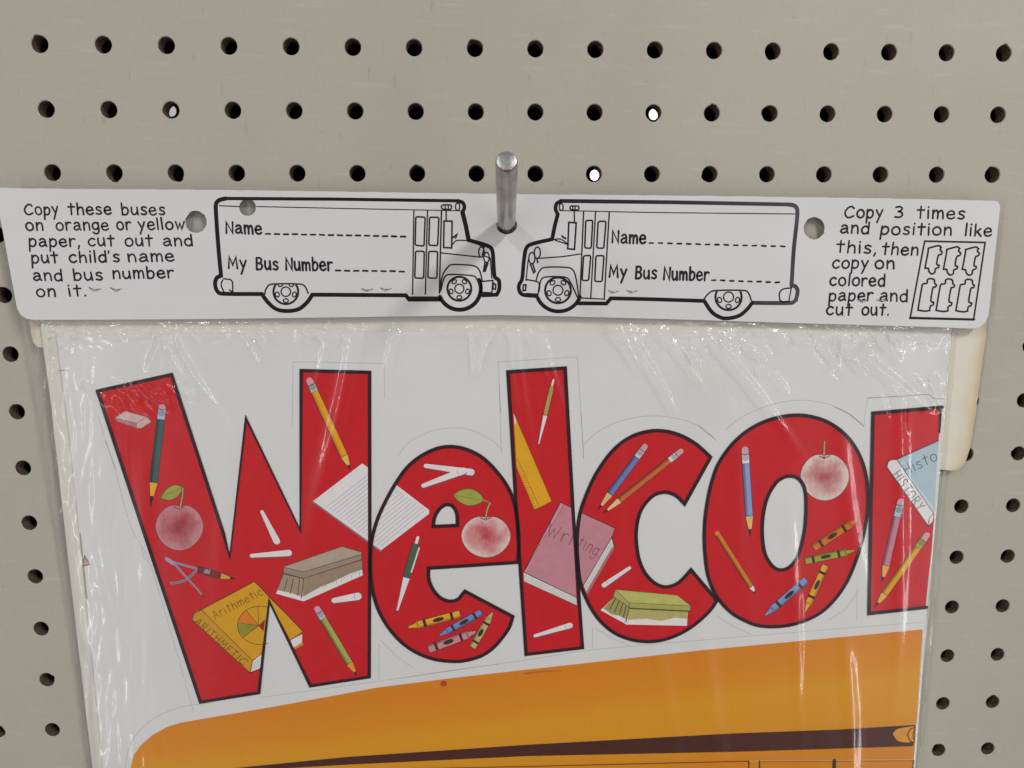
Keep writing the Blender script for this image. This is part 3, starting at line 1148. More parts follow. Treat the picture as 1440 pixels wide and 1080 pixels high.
# staples: the two clinched legs of each show through the front
for F, legs in ((A, [((500, 616), (535, 632), (572, 622)), ((622, 618), (655, 634), (690, 620))]),
                (B, [((733, 489), (755, 497), (785, 489)), ((822, 486), (845, 494), (872, 487))]),
                (CC, [((508, 486), (530, 494), (556, 489)), ((594, 485), (615, 493), (642, 486))]),
                (D, [((448, 684), (478, 694), (512, 684)), ((562, 684), (595, 690), (628, 680))])):
    v, f = [], []
    for lg in legs:
        q = [w3(P(x, y, D_HEAD), D_HEAD) for x, y in F(*lg)]
        q = [q[0] + Vector((0, 0.0006, 0)), q[0], q[1] + Vector((0, -0.0004, 0)), q[2], q[2] + Vector((0, 0.0006, 0))]
        q = [Vector(p) for p in q]
        vv, f0 = tube(q, [0.00018, 0.00022, 0.00026, 0.0002, 0.00012], 8)
        f += [tuple(k + len(v) for k in g) for g in f0]
        v += vv
    mesh_obj("staple", v, f, [M_STAPLE], [0] * len(f), header, smoothed=True)

# back flap of the header: aged cream card behind the bag, browned along its torn right edge
D_FLAP, D_UP = 0.0034, 0.0047
right = [(1388, 447), (1386, 480), (1380, 520), (1373, 575), (1366, 620), (1361, 640), (1357, 652), (1348, 660), (1338, 662), (1320, 660)]
rightr = ragged(right, 7, 0.7)
v, f, tn = [], [], []


def fv(x, y, d, t):
    p = P(x, y, d)
    v.append((p.x, -d, p.y))
    tn.append(t)
    return len(v) - 1


# right-hand tail below the header
prev = None
for x, y in rightr:
    row = [fv(1290, min(y, 656), D_FLAP, 0.05), fv(x - 24, y, D_FLAP, 0.12), fv(x - 9, y, D_FLAP, 0.35), fv(x, y, D_FLAP, 0.85)]
    if prev:
        for k in range(3):
            f.append((prev[k], row[k], row[k + 1], prev[k + 1]))
    else:
        first = row
    prev = row
up = [fv(x, 441, D_UP, t) for x, t in ((1290, .05), (1364, .1), (1379, .2), (1387, .5))]
for k in range(3):
    f.append((up[k], first[k], first[k + 1], up[k + 1]))
# left-hand corner below the header
lc = [(40, 441, D_UP, .2), (41, 452, D_FLAP, .2), (44, 470, D_FLAP, .2), (47, 482, D_FLAP, .2), (53, 488, D_FLAP, .25), (66, 489, D_FLAP, .1)]
prev = None
for x, y, d, t in lc:
    row = [fv(x, y, d, t), fv(max(x + 8, 66), y, d, .15), fv(140, y, d, .1)]
    if prev:
        for k in range(2):
            f.append((prev[k], row[k], row[k + 1], prev[k + 1]))
    prev = row
# the part behind the header, with its own punched hole for the hook
q = [plane([(30, 278), (1396, 294), (1387, 441), (40, 441)], D_UP), plane(ellipse(712.5, 319.5, 10.5, 10.5, 24), D_UP)]
loops_ = [[Vector((p[0], p[1], 0)) for p in l] for l in q]
o = len(v)
for l in loops_:
    for p in l:
        v.append((p.x, -D_UP, p.y))
        tn.append(0.35)
for t in tessellate_polygon(loops_):
    f.append(tuple(o + k for k in t))
M_GREY = paper("flap_hole_shade_grey", (158, 154, 146), 1.0, rough=0.8)  # darker flap: shade and film inside the punched holes put into its colour
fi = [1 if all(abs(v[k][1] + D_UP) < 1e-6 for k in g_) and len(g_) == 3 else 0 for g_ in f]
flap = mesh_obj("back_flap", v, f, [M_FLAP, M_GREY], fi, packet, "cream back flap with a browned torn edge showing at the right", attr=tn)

# ------------------------------------------------------------------ sheets in the bag
sheet_r = [(1335.5, 470), (1328, 560), (1320, 660), (1312, 740), (1304, 850), (1297, 905), (1290, 1000), (1284, 1080), (1266, 1330)]
sheet_l = [(165, 1330), (145, 1080), (128, 910), (112, 750), (96, 600), (80, 478)]
back = slab("backing_sheet", ragged([(56, 444), (400, 441), (900, 441), (1339, 449)], 60, .3) + [(1331, 560), (1300, 905), (1269, 1330), (151, 1330), (130, 1080), (95, 780), (72, 570), (58, 466)], [],
            0.0046, 0.0010, [M_STRIP, M_STRIP], None, "cream backing sheet showing as a narrow strip left of the white poster sheet")
back['category'] = "paper sheet"
sheet = thing("poster_sheet", "white poster sheet with red Welcome letters and an orange bus inside the clear packet", "poster",
              w3(P(700, 760, D_SHEET), D_SHEET))
slab("sheet_paper", ragged([(80, 472), (500, 467), (900, 469), (1335.5, 470)], 80, .3) + sheet_r[1:] + sheet_l, [], D_SHEET, 0.0008, [M_SHEET, M_SHEET], sheet)

# die-cut lines; the last stroke paints the shadow in the left edge's gap
a = Art(D_SHEET, 0.00002)
for pts, mt, w in [
        ([(137, 583), (160, 655), (184, 740), (210, 790), (245, 905), (272, 1000)], M_CUT, .8), ([(148, 620), (163, 660)], M_CUTD, .7), ([(199, 770), (202, 782), (208, 790)], M_CUT, .8),
        ([(411, 600), (412, 509), (470, 509.5), (540, 511.5), (541, 560)], M_CUT, .8),
        ([(560, 640), (575, 622), (600, 609), (630, 602), (660, 604), (690, 618), (706, 632)], M_CUT, .8),
        ([(705, 638), (701, 509), (812, 502), (821, 645)], M_CUT, .9), ([(702, 540), (704, 580)], M_CUTD, .7), ([(817, 580), (821, 645)], M_CUTD, .7),
        ([(820, 626), (840, 608), (870, 593), (910, 585), (950, 588), (985, 600), (1007, 619)], M_CUT, .9), ([(980, 597), (1007, 619)], M_CUTD, .8),
        ([(1020, 604), (1041, 588), (1078, 571), (1120, 563), (1160, 567), (1190, 580), (1214, 599)], M_CUT, .9), ([(1175, 573), (1194, 582), (1215, 599.5)], M_CUTD, 1.3),
        ([(1215, 600), (1217, 580), (1220, 560), (1270, 557), (1305, 554.5), (1312, 560), (1327, 561)], M_CUT, .9), ([(1220, 559.5), (1270, 557), (1305, 554.5), (1312, 560), (1327, 561)], M_CUTD, .8),
        ([(366, 981), (560, 954), (760, 925), (832, 914), (1000, 899), (1180, 884), (1299, 875)], M_CUT, .8),
        ([(560, 954), (640, 942), (700, 934)], M_CUTD, .6),
        ([(833, 883), (833, 914)], M_CUT, .8), ([(836, 883), (860, 897), (885, 908)], M_CUT, .8), ([(1008, 866), (1030, 880), (1056, 892)], M_CUT, .8),
        ([(1205, 830), (1205, 872)], M_CUT, .8), ([(1205, 832), (1190, 855), (1165, 872)], M_CUT, .8),
        ([(535, 900), (560, 925), (580, 938)], M_CUT, .8), ([(533, 905), (533, 955)], M_CUT, .8),
        ([(176, 1080), (182, 1050), (196, 1028), (220, 1008), (256, 994), (300, 988)], M_CUT, .8),
        ([(82, 521), (97, 521)], M_CUTD, 1.0), ([(113, 750), (122, 842)], M_CUTD, 1.6)]:
    a.line(pts, w, mt, sm=True)
a.build("cut_and_gap_shadow_line", sheet)
a = Art(D_SHEET)
a.fill([(116, 796), (119, 781), (127, 794)], ink((190, 150, 150)))
a.line([(116, 796), (119, 781), (127, 794)], .9, M_LINE, closed=True)
a.build("printed_fragment", sheet)

# ------------------------------------------------------------------ letters
LAY_ITEM, LAY_LINE = 0.00010, 0.00026
INKC = ink((42, 34, 40), .12)


class Item(Art):
    STEP = 1.0e-6

    COUNT = 0

    def __init__(self):
        Item.COUNT += 1
        super().__init__(D_SHEET, LAY_ITEM + 1.6e-6 * Item.COUNT)


def lerp(p, q, t):
    return (p[0] + (q[0] - p[0]) * t, p[1] + (q[1] - p[1]) * t)


def axis_poly(p, q, t0, t1, w0, w1):
    dx, dy = q[0] - p[0], q[1] - p[1]
    L = math.hypot(dx, dy)
    nx, ny = -dy / L, dx / L
    a0, a1 = lerp(p, q, t0), lerp(p, q, t1)
    return [(a0[0] + nx * w0 / 2, a0[1] + ny * w0 / 2), (a1[0] + nx * w1 / 2, a1[1] + ny * w1 / 2),
            (a1[0] - nx * w1 / 2, a1[1] - ny * w1 / 2), (a0[0] - nx * w0 / 2, a0[1] - ny * w0 / 2)]


def pencil(parent, F, p, q, w, body, label, cuts=(.05, .15, .77, .91), eraser=(206, 150, 160), ferrule=(175, 185, 205), wood=(228, 172, 62), lead=(60, 30, 34), dark=None, scale=1.0):
    p, q = F(p)[0], F(q)[0]
    e, fe, bd, wd_ = cuts
    a = Item()
    nx = w
    dark = dark or tuple(int(c * .72) for c in body)
    if e > 0:
        a.line([lerp(p, q, w * .45 / math.dist(p, q)), lerp(p, q, e + .01)], w * .95, ink(eraser, .06))
        a.fill(axis_poly(p, q, e, fe, w, w), ink(ferrule, .06))
        a.line([lerp(p, q, e + (fe - e) * .35)] * 1 + [lerp(p, q, e + (fe - e) * .36)], w * .9, ink(tuple(int(c * .8) for c in ferrule), .05))
        for t in (e, fe):
            s = axis_poly(p, q, t, t + .001, w, w)
            a.line([s[0], s[3]], 1.0, INKC)
    else:
        a.line([lerp(p, q, w * .45 / math.dist(p, q)), lerp(p, q, .06)], w, ink(tuple(min(255, int(c * 1.08)) for c in body), .06))
        fe = .05
    a.fill(axis_poly(p, q, fe, bd, w, w), ink(body, .08))
    s = axis_poly(p, q, fe, bd, w, w)
    m0, m1_ = axis_poly(p, q, fe, bd, w * .34, w * .34)[0:2]
    a.fill([s[0], s[1], m1_, m0], ink(dark, .08))
    a.fill(axis_poly(p, q, bd, wd_, w, w * .42), ink(wood, .06))
    a.fill(axis_poly(p, q, wd_, 1.0, w * .42, w * .06), ink(lead, .1))
    s = axis_poly(p, q, 0.02, bd, w, w)
    a.line([s[0], s[1]], .9, INKC)
    a.line([s[3], s[2]], .6, INKC)
    s2 = axis_poly(p, q, bd, 1.0, w, w * .1)
    a.line([s2[0], s2[1]], .7, INKC)
    s = axis_poly(p, q, bd, bd + .001, w, w)
    a.line([s[0], lerp(p, q, bd - .012), s[3]], .6, INKC)
    return a.build("printed_pencil", parent, label)


def chalk(parent, F, p, q, w0, w1, label, ring=True):
    p, q = F(p)[0], F(q)[0]
    a = Item()
    sh = (0.5, 1.6)
    a.line([(p[0] + sh[0], p[1] + sh[1]), (q[0] + sh[0], q[1] + sh[1])], w0 * .95, ink((138, 70, 84), .1), w2=w1 * .95)
    a.line([p, q], w0, M_WHITE, w2=w1)
    if ring:
        s = axis_poly(p, q, .88, .97, w1 * .7, w1 * .7)
        a.line([s[0], lerp(p, q, .86), s[3]], .7, ink((150, 140, 145)), sm=True)
    return a.build("printed_chalk", parent, label)


def crayon(parent, F, tip_, end, w, body, label):
    p, q = F(tip_)[0], F(end)[0]
    a = Item()
    blk = ink((58, 40, 34), .1)
    dark = tuple(int(c * .8) for c in body)
    a.fill(axis_poly(p, q, 0.0, .16, w * .25, w * .7), ink(body, .08))
    a.fill(axis_poly(p, q, .16, .20, w * .9, w * .95), ink(dark, .08))
    a.fill(axis_poly(p, q, .20, 1.0, w, w), ink(body, .08))
    s = axis_poly(p, q, .20, 1.0, w, w)
    m0, m1_ = axis_poly(p, q, .20, 1.0, w * .45, w * .45)[0:2]
    a.fill([s[0], s[1], m1_, m0], ink(dark, .08))
    a.fill(axis_poly(p, q, .29, .345, w * 1.02, w * 1.02), blk)
    a.fill(axis_poly(p, q, .81, .865, w * 1.02, w * 1.02), blk)
    c = lerp(p, q, .58)
    an = math.atan2(q[1] - p[1], q[0] - p[0])
    L = math.dist(p, q)
    a.fill([(c[0] + L * .11 * math.cos(t) * math.cos(an) - w * .28 * math.sin(t) * math.sin(an),
             c[1] + L * .11 * math.cos(t) * math.sin(an) + w * .28 * math.sin(t) * math.cos(an)) for t in [k * math.pi / 8 for k in range(16)]], blk)
    s = axis_poly(p, q, .2, 1.0, w, w)
    t_ = axis_poly(p, q, 0.0, .16, w * .25, w * .7)
    a.line([s[0], s[1], s[2], s[3]], .7, INKC)
    a.line([t_[1], t_[0], t_[3], t_[2]], .6, INKC)
    return a.build("printed_crayon", parent, label)


def apple(parent, F, cx, cy, rx, ry, mt, label, leaf=None, stem=None, twig=None, cut=None):
    a = Item()
    pts = []
    for k in range(36):
        t = 2 * math.pi * k / 36
        dip = 1 - 0.10 * math.exp(-((t - 1.5 * math.pi) / .28) ** 2)
        sq = 1 + 0.02 * math.cos(2 * t)
        x, y = cx + rx * sq * math.cos(t) * (1 - .05 * max(0, math.sin(t))), cy + ry * dip * math.sin(t)
        if cut:
            x, y = cut(x, y)
        pts.append((x, y))
    a.radial(F(*pts), mt)
    a.line(F(*pts), .8, ink((110, 52, 56), .1), closed=True, sm=True)
    rim = ink((120, 40, 46), .1)
    a.line(F((cx - rx * .22, cy - ry * .86), (cx - rx * .02, cy - ry * .76), (cx + rx * .2, cy - ry * .88)), 1.4, rim, sm=True)
    if leaf:
        a.fill(leaf, ink((158, 160, 72), .14), sm=True, corner=60)
        a.line(leaf, .9, ink((80, 70, 36), .1), closed=True, sm=True, corner=60)
        n = len(leaf)
        a.line([leaf[0], leaf[n // 2]], .7, ink((112, 112, 48), .1))
    if twig:
        a.line(twig, 1.8, ink((150, 130, 84), .1), sm=True)
    if stem:
        a.line(stem, 3.6, ink((84, 56, 40), .1), sm=True)
        a.line(stem, 2.2, ink((176, 150, 102), .1), sm=True)
    return a.build("printed_apple", parent, label)


def letter(outer, holes, label, corner=48, sm=True):
    a = Art(D_SHEET, 0.00006)
    a.fill(outer, M_RED, holes, sm=sm, corner=corner)
    return a.build("letter", sheet, label)


def letter_line(parent, loops, w=5.0, corner=48, sm=True, open_=False):
    a = Art(D_SHEET, LAY_LINE)
    for l in loops:
        a.line(l, w, M_LINE, closed=not open_, sm=sm, corner=corner)
    return a.build("letter_outline", parent)


# W
w_out = [(137.5, 549.8), (241.6, 526.6), (314.5, 750), (323.4, 783), (346.2, 588), (422.6, 746), (423.8, 521), (519.9, 523.5), (520.2, 745), (519.4, 951.5), (436.7, 964.3), (378.8, 845), (364.2, 973.8), (282.2, 987), (208.7, 766)]
Wl = letter(w_out, [], "red letter W filled with school supplies", sm=False)
letter_line(Wl, [w_out], sm=False)
a = Item()
a.fill(W1((178, 378), (240, 337), (375, 372), (312, 410)), ink((204, 174, 172)))
a.fill(W1((178, 378), (312, 410), (310, 440), (195, 402)), ink((168, 124, 130)))
a.fill(W1((312, 410), (375, 372), (402, 402), (340, 443), (310, 440)), ink((202, 172, 170)))
for l in ([(178, 378), (240, 337), (375, 372), (402, 402), (340, 443), (195, 402), (178, 378)], [(178, 378), (312, 410), (310, 440)], [(312, 410), (375, 372)]):
    a.line(W1(*l), .6, ink((110, 66, 76)))
a.build("printed_eraser", Wl, "pale pink block eraser")
pencil(Wl, W1, (470, 296), (398, 914), 11.2, (60, 92, 88), "dark green pencil with a pale blue ferrule", (.05, .15, .77, .90), wood=(226, 168, 48))
apple(Wl, PX, 252.5, 741, 33, 33, M_APPLE1, "red apple with a curled green leaf", W1((455, 862), (500, 806), (545, 786), (592, 796), (580, 832), (545, 866), (500, 877)), W1((592, 805), (590, 850), (576, 930)))
# compass
a = Item()
st = ink((138, 138, 158), .1)
a.line(W3((128, 332), (165, 328), (215, 312), (272, 262)), 3.6, st, sm=True)
a.line(W3((128, 332), (165, 328), (215, 312), (272, 262)), .7, INKC, sm=True)
a.line(W3((115, 195), (150, 222), (310, 400)), 4.4, st, w2=2.2)
a.line(W3((310, 400), (325, 420)), 1.6, INKC, w2=.5)
a.line(W3((150, 212), (288, 250)), 3.6, st)
a.line(W3((104, 192), (140, 216)), 6.0, ink((165, 150, 168)))
a.fill(W3((284, 235), (300, 232), (420, 272), (418, 308), (360, 300), (284, 268)), ink((122, 36, 42)))
a.fill(W3((325, 247), (358, 252), (350, 278), (318, 274)), ink((160, 160, 180)))
a.fill(W3((422, 272), (476, 298), (470, 306), (416, 308)), ink((216, 160, 52)))
a.fill(W3((474, 294), (506, 307), (470, 308)), ink((70, 26, 30)))
a.line(W3((284, 235), (420, 272), (506, 307), (416, 308), (284, 268)), .7, INKC, closed=True)
a.line(W3((332, 250), (324, 274)), .8, INKC)
a.line(W3((348, 252), (340, 277)), .8, INKC)
a.build("printed_compass", Wl, "drawing compass holding a pencil stub")
# arithmetic book
yb, yd = ink((206, 152, 26), .06), ink((196, 142, 30), .06)
a = Item()
cutp = (379, 840.5)
a.fill(W3((305, 487), (615, 322)) + [cutp, (378.8, 845)] + W3((655, 745), (605, 785)), yb)
a.fill([cutp, (426.7, 888.2), (408.5, 900), (378.8, 845)], yb)
a.fill(W3((250, 545), (256, 515), (275, 495), (305, 487), (605, 785), (590, 855)), yd)
a.fill(W3((605, 785), (655, 747), (648, 830), (592, 850)), M_WHITE)
a.fill(W4((165, 690), (238, 655), (236, 706), (185, 735)), M_WHITE)
a.fill(W4((185, 735), (240, 706), (244, 718), (198, 746)), yd)
red_d = ink((150, 26, 32))
for cen, p, q, mt in (((640, 580), (516, 562), (565, 490), ink((206, 120, 36))), ((640, 580), (516, 570), (552, 646), ink((140, 138, 42))), ((640, 580), (676, 548), (668, 612), red_d)):
    n = 1
    mid = [(640 + (p[0] + (q[0] - p[0]) * t - 640), p[1] + (q[1] - p[1]) * t) for t in (0, .5, 1)]
    mid[1] = (640 + (mid[1][0] - 640) * (1.1 if mt is not red_d else 1), 580 + (mid[1][1] - 580) * (1.1 if mt is not red_d else 1))
    a.fill(W3(cen, *mid), mt)
pen = ink((96, 70, 26), .1)
a.line(W3(*ellipse(648, 578, 132, 112, 24, 70, 290)), 1.0, pen)
for p in ((516, 565), (565, 490), (552, 646), (634, 468), (676, 545), (668, 612)):
    a.line(W3((640, 580), p), .8, pen)
a.line(W3((305, 487), (605, 785)), .9, pen)
a.line(W3((250, 545), (262, 508), (305, 487), (615, 322)), 1.0, INKC)
a.line(W3((615, 322)) + [(426.7, 888.2), (408.5, 900)], 1.0, INKC)
a.line(W3((250, 545), (590, 857), (648, 830)), 1.0, INKC)
a.line(W3((605, 785), (652, 747)), .8, INKC)
a.line(W3((605, 785), (590, 855)), .8, INKC)
for k in range(4):
    a.line(W3((600 + k * 12, 840 - k * 6), (616 + k * 11, 790 - k * 9)), .35, ink((150, 150, 150)))
word(a, "Arithmetic", W3((384, 540))[0], W3((668, 398))[0], 8.2, .9, pen, .06)
word(a, "ARITHMETIC", W3((262, 560))[0], W3((548, 815))[0], 7.6, 1.0, pen, .05)
a.build("printed_book", Wl, "yellow Arithmetic book with a pie chart on its cover")
pencil(Wl, W2, (448, 136), (702, 690), 10.4, (220, 158, 30), "bright yellow pencil with a pink eraser", (.075, .15, .86, .955), ferrule=(180, 186, 180), wood=(226, 176, 80), dark=(196, 132, 24))
# notebook across W and e
nb = [(440, 705), (509.4, 651.6), (603.4, 717.8), (535.2, 774.2)]
nbW = [(440, 705), (509.4, 651.6), (517.5, 657.3), (517.5, 761)]
e_out = EE((735, 575), (741, 500), (737, 400), (720, 300), (690, 222), (640, 150), (580, 88), (520, 51), (460, 31), (400, 27), (340, 40), (270, 76), (210, 127), (160, 196), (115, 275), (75, 360), (48, 450), (38, 530), (38, 620), (48, 710), (75, 800), (120, 880), (180, 950), (250, 1000), (330, 1032), (410, 1044), (480, 1042), (560, 1020), (620, 980), (668, 925), (697, 880), (712, 832), (485, 712), (470, 730), (455, 748), (430, 758), (400, 757), (365, 740), (335, 705), (315, 660), (312, 603))
e_eye = EE((335, 405), (340, 368), (355, 335), (380, 309), (405, 301), (430, 312), (447, 345), (450, 400))
nbE = EE((155, 205), (115, 275), (75, 360), (48, 450), (42, 493), (85, 520), (315, 345), (316, 328))


def notebook(parent, poly, label):
    a = Item()
    a.fill(poly, M_WHITE)
    rule = ink((150, 156, 168), .05)
    for k in range(19):
        t = .16 + .80 * k / 18
        p, q = lerp(nb[0], nb[3], t), lerp(nb[1], nb[2], t)
        run = []
        for s in range(81):
            z = lerp(p, q, .06 + .92 * s / 80)
            if inside(poly, z):
                run.append(z)
            elif len(run) > 1:
                break
        if len(run) > 2:
            a.line([run[0], run[-1]], .65, rule)
    e0, e1 = [p for p in ((nb[0], nb[3]),)][0]
    run = [lerp(e0, e1, s / 100) for s in range(101)]
    run = [(x, y + .2) for x, y in run if inside(poly, (x + .3, y - .8))]
    if len(run) > 2:
        a.line([run[0], run[-1]], 2.0, ink((150, 150, 162), .05))
        a.line([run[0], run[-1]], .7, INKC)
    return a.build("printed_notebook", parent, label)


notebook(Wl, nbW, "white ruled notebook page, its left half")
chalk(Wl, PX, (368.5, 719.5), (389.3, 761), 5, 9.5, "white chalk stick leaning beside the letter's inner notch", ring=False)
chalk(Wl, PX, (354, 781.4), (406, 777.5), 5.6, 9.4, "white chalk stick lying above the tan brush", ring=False)
# tan brush
a = Item()
wd1, wd2, br1, br2 = ink((172, 156, 138)), ink((152, 134, 116)), ink((150, 130, 108), .14), ink((164, 142, 116), .14)
a.fill(W4((240, 320), (600, 206), (607, 296), (245, 456)), M_WHITE)
a.fill(W4((125, 285), (246, 316), (244, 455), (78, 408)), M_WHITE)
a.fill(W4((242, 318), (600, 206), (604, 262), (520, 290), (430, 335), (340, 372), (243, 428)), br1)
a.fill(W4((125, 285), (246, 316), (240, 428), (200, 415), (150, 400), (88, 388)), br2)
a.fill(W4((125, 245), (480, 122), (598, 158), (600, 182), (245, 278)), wd1)
a.fill(W4((125, 245), (245, 276), (598, 165), (598, 200), (246, 316), (124, 284)), wd2)
for l in ([(125, 245), (480, 122), (598, 158), (600, 200), (246, 316), (124, 284), (125, 245)], [(128, 250), (245, 276), (598, 172)], [(124, 286), (80, 402)], [(602, 206), (606, 292)]):
    a.line(W4(*l), .8, ink((78, 58, 52)))
for l in ([(148, 318), (130, 390)], [(184, 318), (165, 408)], [(222, 322), (210, 420)], [(246, 322), (232, 436)], [(124, 288), (246, 318)]):
    a.line(W4(*l), 1.1, ink((84, 62, 52)))
for k in range(22):
    x = 262 + k * 15.5
    y = 318 - k * 4.9
    a.line(W4((x, y + 12), (x - 2, y + random.uniform(55, 95))), .5, br2)
a.build("printed_brush", Wl, "tan scrubbing brush with pale bristle tips")
chalk(Wl, W4, (432, 450), (575, 425), 7.6, 11, "short thick chalk stub under the tan brush")
pencil(Wl, W4, (320, 486), (568, 905), 9.6, (166, 166, 84), "pale green pencil near the letter's foot", (.09, .18, .83, .95), wood=(222, 150, 48), ferrule=(196, 196, 206))

# e
El = letter(e_out, [e_eye], "red letter e in lower case beside the W")
letter_line(El, [e_out, e_eye])
notebook(El, nbE, "white ruled notebook page, its right half")
chalk(El, EE, (300, 118), (515, 148), 6, 9.6, "chalk stick lying uppermost in the letter")
chalk(El, EE, (288, 212), (476, 142), 6, 10, "chalk stick crossing below the other chalk")
apple(El, EE, 585, 452, 115, 101, M_APPLE2, "pink red apple with a broad pale leaf", EE((427, 256), (470, 231), (520, 229), (560, 254), (576, 283), (545, 300), (500, 307), (455, 286)), EE((604, 294), (590, 330), (583, 372)), EE((572, 280), (606, 294)))


def pen_print(parent, F, p, q, w, body, label, clip=True):
    p, q = F(p)[0], F(q)[0]
    a = Item()
    a.line([p, lerp(p, q, .09)], w * .42, M_WHITE)
    a.fill(axis_poly(p, q, .08, .15, w * .55, w), ink(body, .08))
    a.fill(axis_poly(p, q, .15, .52, w, w), ink(body, .08))
    a.fill(axis_poly(p, q, .52, .95, w * .96, w * .30), M_WHITE)
    a.fill(axis_poly(p, q, .95, 1, w * .28, w * .08), ink((90, 60, 66)))
    s = axis_poly(p, q, .08, .52, w, w)
    a.line([s[0], s[1]], .8, INKC)
    a.line([s[3], s[2]], .6, INKC)
    a.line([s[1], s[2]], .9, INKC)
    s2 = axis_poly(p, q, .52, 1, w * .96, w * .1)
    a.line([s2[0], s2[1]], .8, ink((120, 60, 70)))
    if clip:
        c = axis_poly(p, q, .12, .44, w * 1.15, w * .9)
        a.line([c[3], c[2]], 2.0, M_WHITE)
    return a.build("printed_pen", parent, label)


pen_print(El, EE, (262, 458), (158, 822), 10, (70, 96, 74), "ballpoint pen with a dark green barrel")
crayon(El, EE, (216, 884), (462, 820), 10.2, (222, 164, 40), "yellow crayon")
crayon(El, EE, (365, 922), (564, 812), 9.2, (118, 136, 190), "blue crayon")
crayon(El, EE, (538, 904), (312, 988), 11.0, (196, 138, 146), "pink crayon")
crayon(El, EE, (616, 812), (520, 980), 9.6, (188, 170, 112), "tan crayon")

# l
l_out = [(714.3, 522.8), (794.7, 517.5), (806, 722), (819, 910.5), (739.8, 920), (727, 730)]
Ll = letter(l_out, [], "red letter l, the tall straight one", sm=False)
letter_line(Ll, [l_out], sm=False)
pen_print(Ll, L1, (384, 170), (275, 634), 6.4, (176, 150, 84), "slim tan and white ballpoint pen", clip=False)
a = Item()
a.fill(L1((108, 392), (372, 1005), (255, 1066), (130, 770)), ink((218, 160, 28), .06))
a.fill(L1((109, 395), (129, 452), (118, 482)), M_WHITE)
a.line(L1((132, 705), (290, 1052)), .6, pen)
for k in range(17):
    t = k / 16
    x, y = 134 + (255 - 134) * t, 772 + (1062 - 772) * t
    ln = 24 if k % 4 == 0 else 13
    a.line(L1((x, y), (x + ln * .95, y - ln * .38)), .6, pen)
a.line(L1((108, 392), (372, 1005), (255, 1066)), .7, ink((140, 70, 30)))
a.build("printed_ruler", Ll, "yellow wooden ruler")
pk, pkd, pg = ink((190, 130, 140), .08), ink((176, 112, 124), .08), ink((210, 206, 200), .04)
wr = ink((110, 56, 78), .1)


def writing(art, L):
    word(art, "Wri", L2((222, 244))[0], L2((378, 306))[0], 13.5, 1.1, wr, .05)
    word(art, "t", L2((412, 318))[0], L2((470, 344))[0], 12, 1.1, wr, .05)
    word(art, "ing", L2((438, 338))[0], L2((552, 392))[0], 11.5, .9, wr, .05)


a = Item()
a.fill(L2((320, 30), (392, 64), (406, 300), (420, 560), (424, 655), (76, 490)), pk)
a.fill(L2((77, 492), (424, 657), (428, 712), (80, 552)), pg)
a.fill(L2((320, 30), (345, 42), (95, 488), (76, 484)), ink((204, 142, 150), .06))
a.line(L2((345, 42), (85, 478)), .7, wr)
a.line(L2((80, 552), (428, 710)), 1.0, ink((120, 90, 90)))
for k in range(1, 4):
    a.line(L2((78, 496 + k * 13), (426, 660 + k * 12)), .4, ink((170, 165, 165)))
a.line(L2((320, 30), (392, 64)), 1.0, INKC)
a.line(L2((320, 30), (76, 490), (424, 656)), 1.1, INKC)
word(a, "Wri", L2((222, 244))[0], L2((384, 310))[0], 13.5, 1.2, wr, .05)
a.build("printed_book", Ll, "pink Writing book, its left half")
chalk(Ll, L2, (152, 910), (382, 842), 4.4, 8.2, "white chalk stick at the letter's foot")

# c
c_out = C1((638, 178), (600, 142), (560, 110), (510, 81), (450, 60), (390, 52), (330, 58), (270, 77), (215, 110), (165, 157), (120, 217), (80, 285), (45, 365), (20, 440), (8, 520), (5, 600), (10, 690), (20, 770), (40, 830), (75, 900), (120, 960), (180, 1010), (250, 1040), (320, 1052), (390, 1049), (460, 1030), (530, 995), (590, 950), (640, 900), (668, 858), (545, 712), (520, 740), (490, 770), (455, 788), (420, 793), (385, 782), (350, 755), (320, 715), (298, 660), (288, 600), (285, 540), (292, 480), (308, 430), (335, 390), (370, 358), (410, 345), (445, 348), (480, 365), (515, 400))
Cl = letter(c_out, [], "red letter c between the l and the o")
letter_line(Cl, [c_out])
pencil(Cl, C1, (334, 118), (104, 428), 9.0, (104, 122, 178), "blue pencil slanting beside an orange brown pencil", (.09, .20, .76, .93), wood=(214, 182, 120), ferrule=(205, 196, 206))
pencil(Cl, C1, (506, 143), (130, 443), 8.4, (196, 102, 52), "orange brown pencil with a white ferrule", (.08, .17, .80, .95), wood=(220, 190, 140), ferrule=(214, 208, 208))
a = Item()
a.fill(L2((452, 96), (680, 200), (662, 250), (472, 575), (446, 500), (432, 380), (433, 240)), pk)
a.fill(L2((660, 262), (676, 330), (497, 640), (472, 578)), pg)
a.fill(L2((664, 318), (676, 330), (497, 640), (488, 622)), pkd)
for k in range(1, 4):
    a.line(L2((656 + k * 4, 270 + k * 14), (476 + k * 4, 576 + k * 13)), .4, ink((170, 165, 165)))
a.line(L2((452, 96), (680, 200), (658, 262), (676, 330)), .9, INKC)
a.line(L2((662, 252), (472, 577)), .9, INKC)
word(a, "ting", L2((424, 318))[0], L2((552, 384))[0], 12.0, .9, wr, .05)
a.build("printed_book", Cl, "pink Writing book, its right half with page edges")
chalk(Cl, C1, (254, 703), (133, 785), 4.6, 7.0, "slim chalk stick above the green brush")
a = Item()
gw1, gw2, gb1, gb2 = ink((184, 180, 104)), ink((166, 162, 88)), ink((180, 170, 106), .14), ink((160, 152, 92), .14)
a.fill(C1((250, 888), (530, 906), (526, 978), (235, 972)), M_WHITE)
a.fill(C1((182, 842), (250, 888), (240, 972), (116, 904)), M_WHITE)
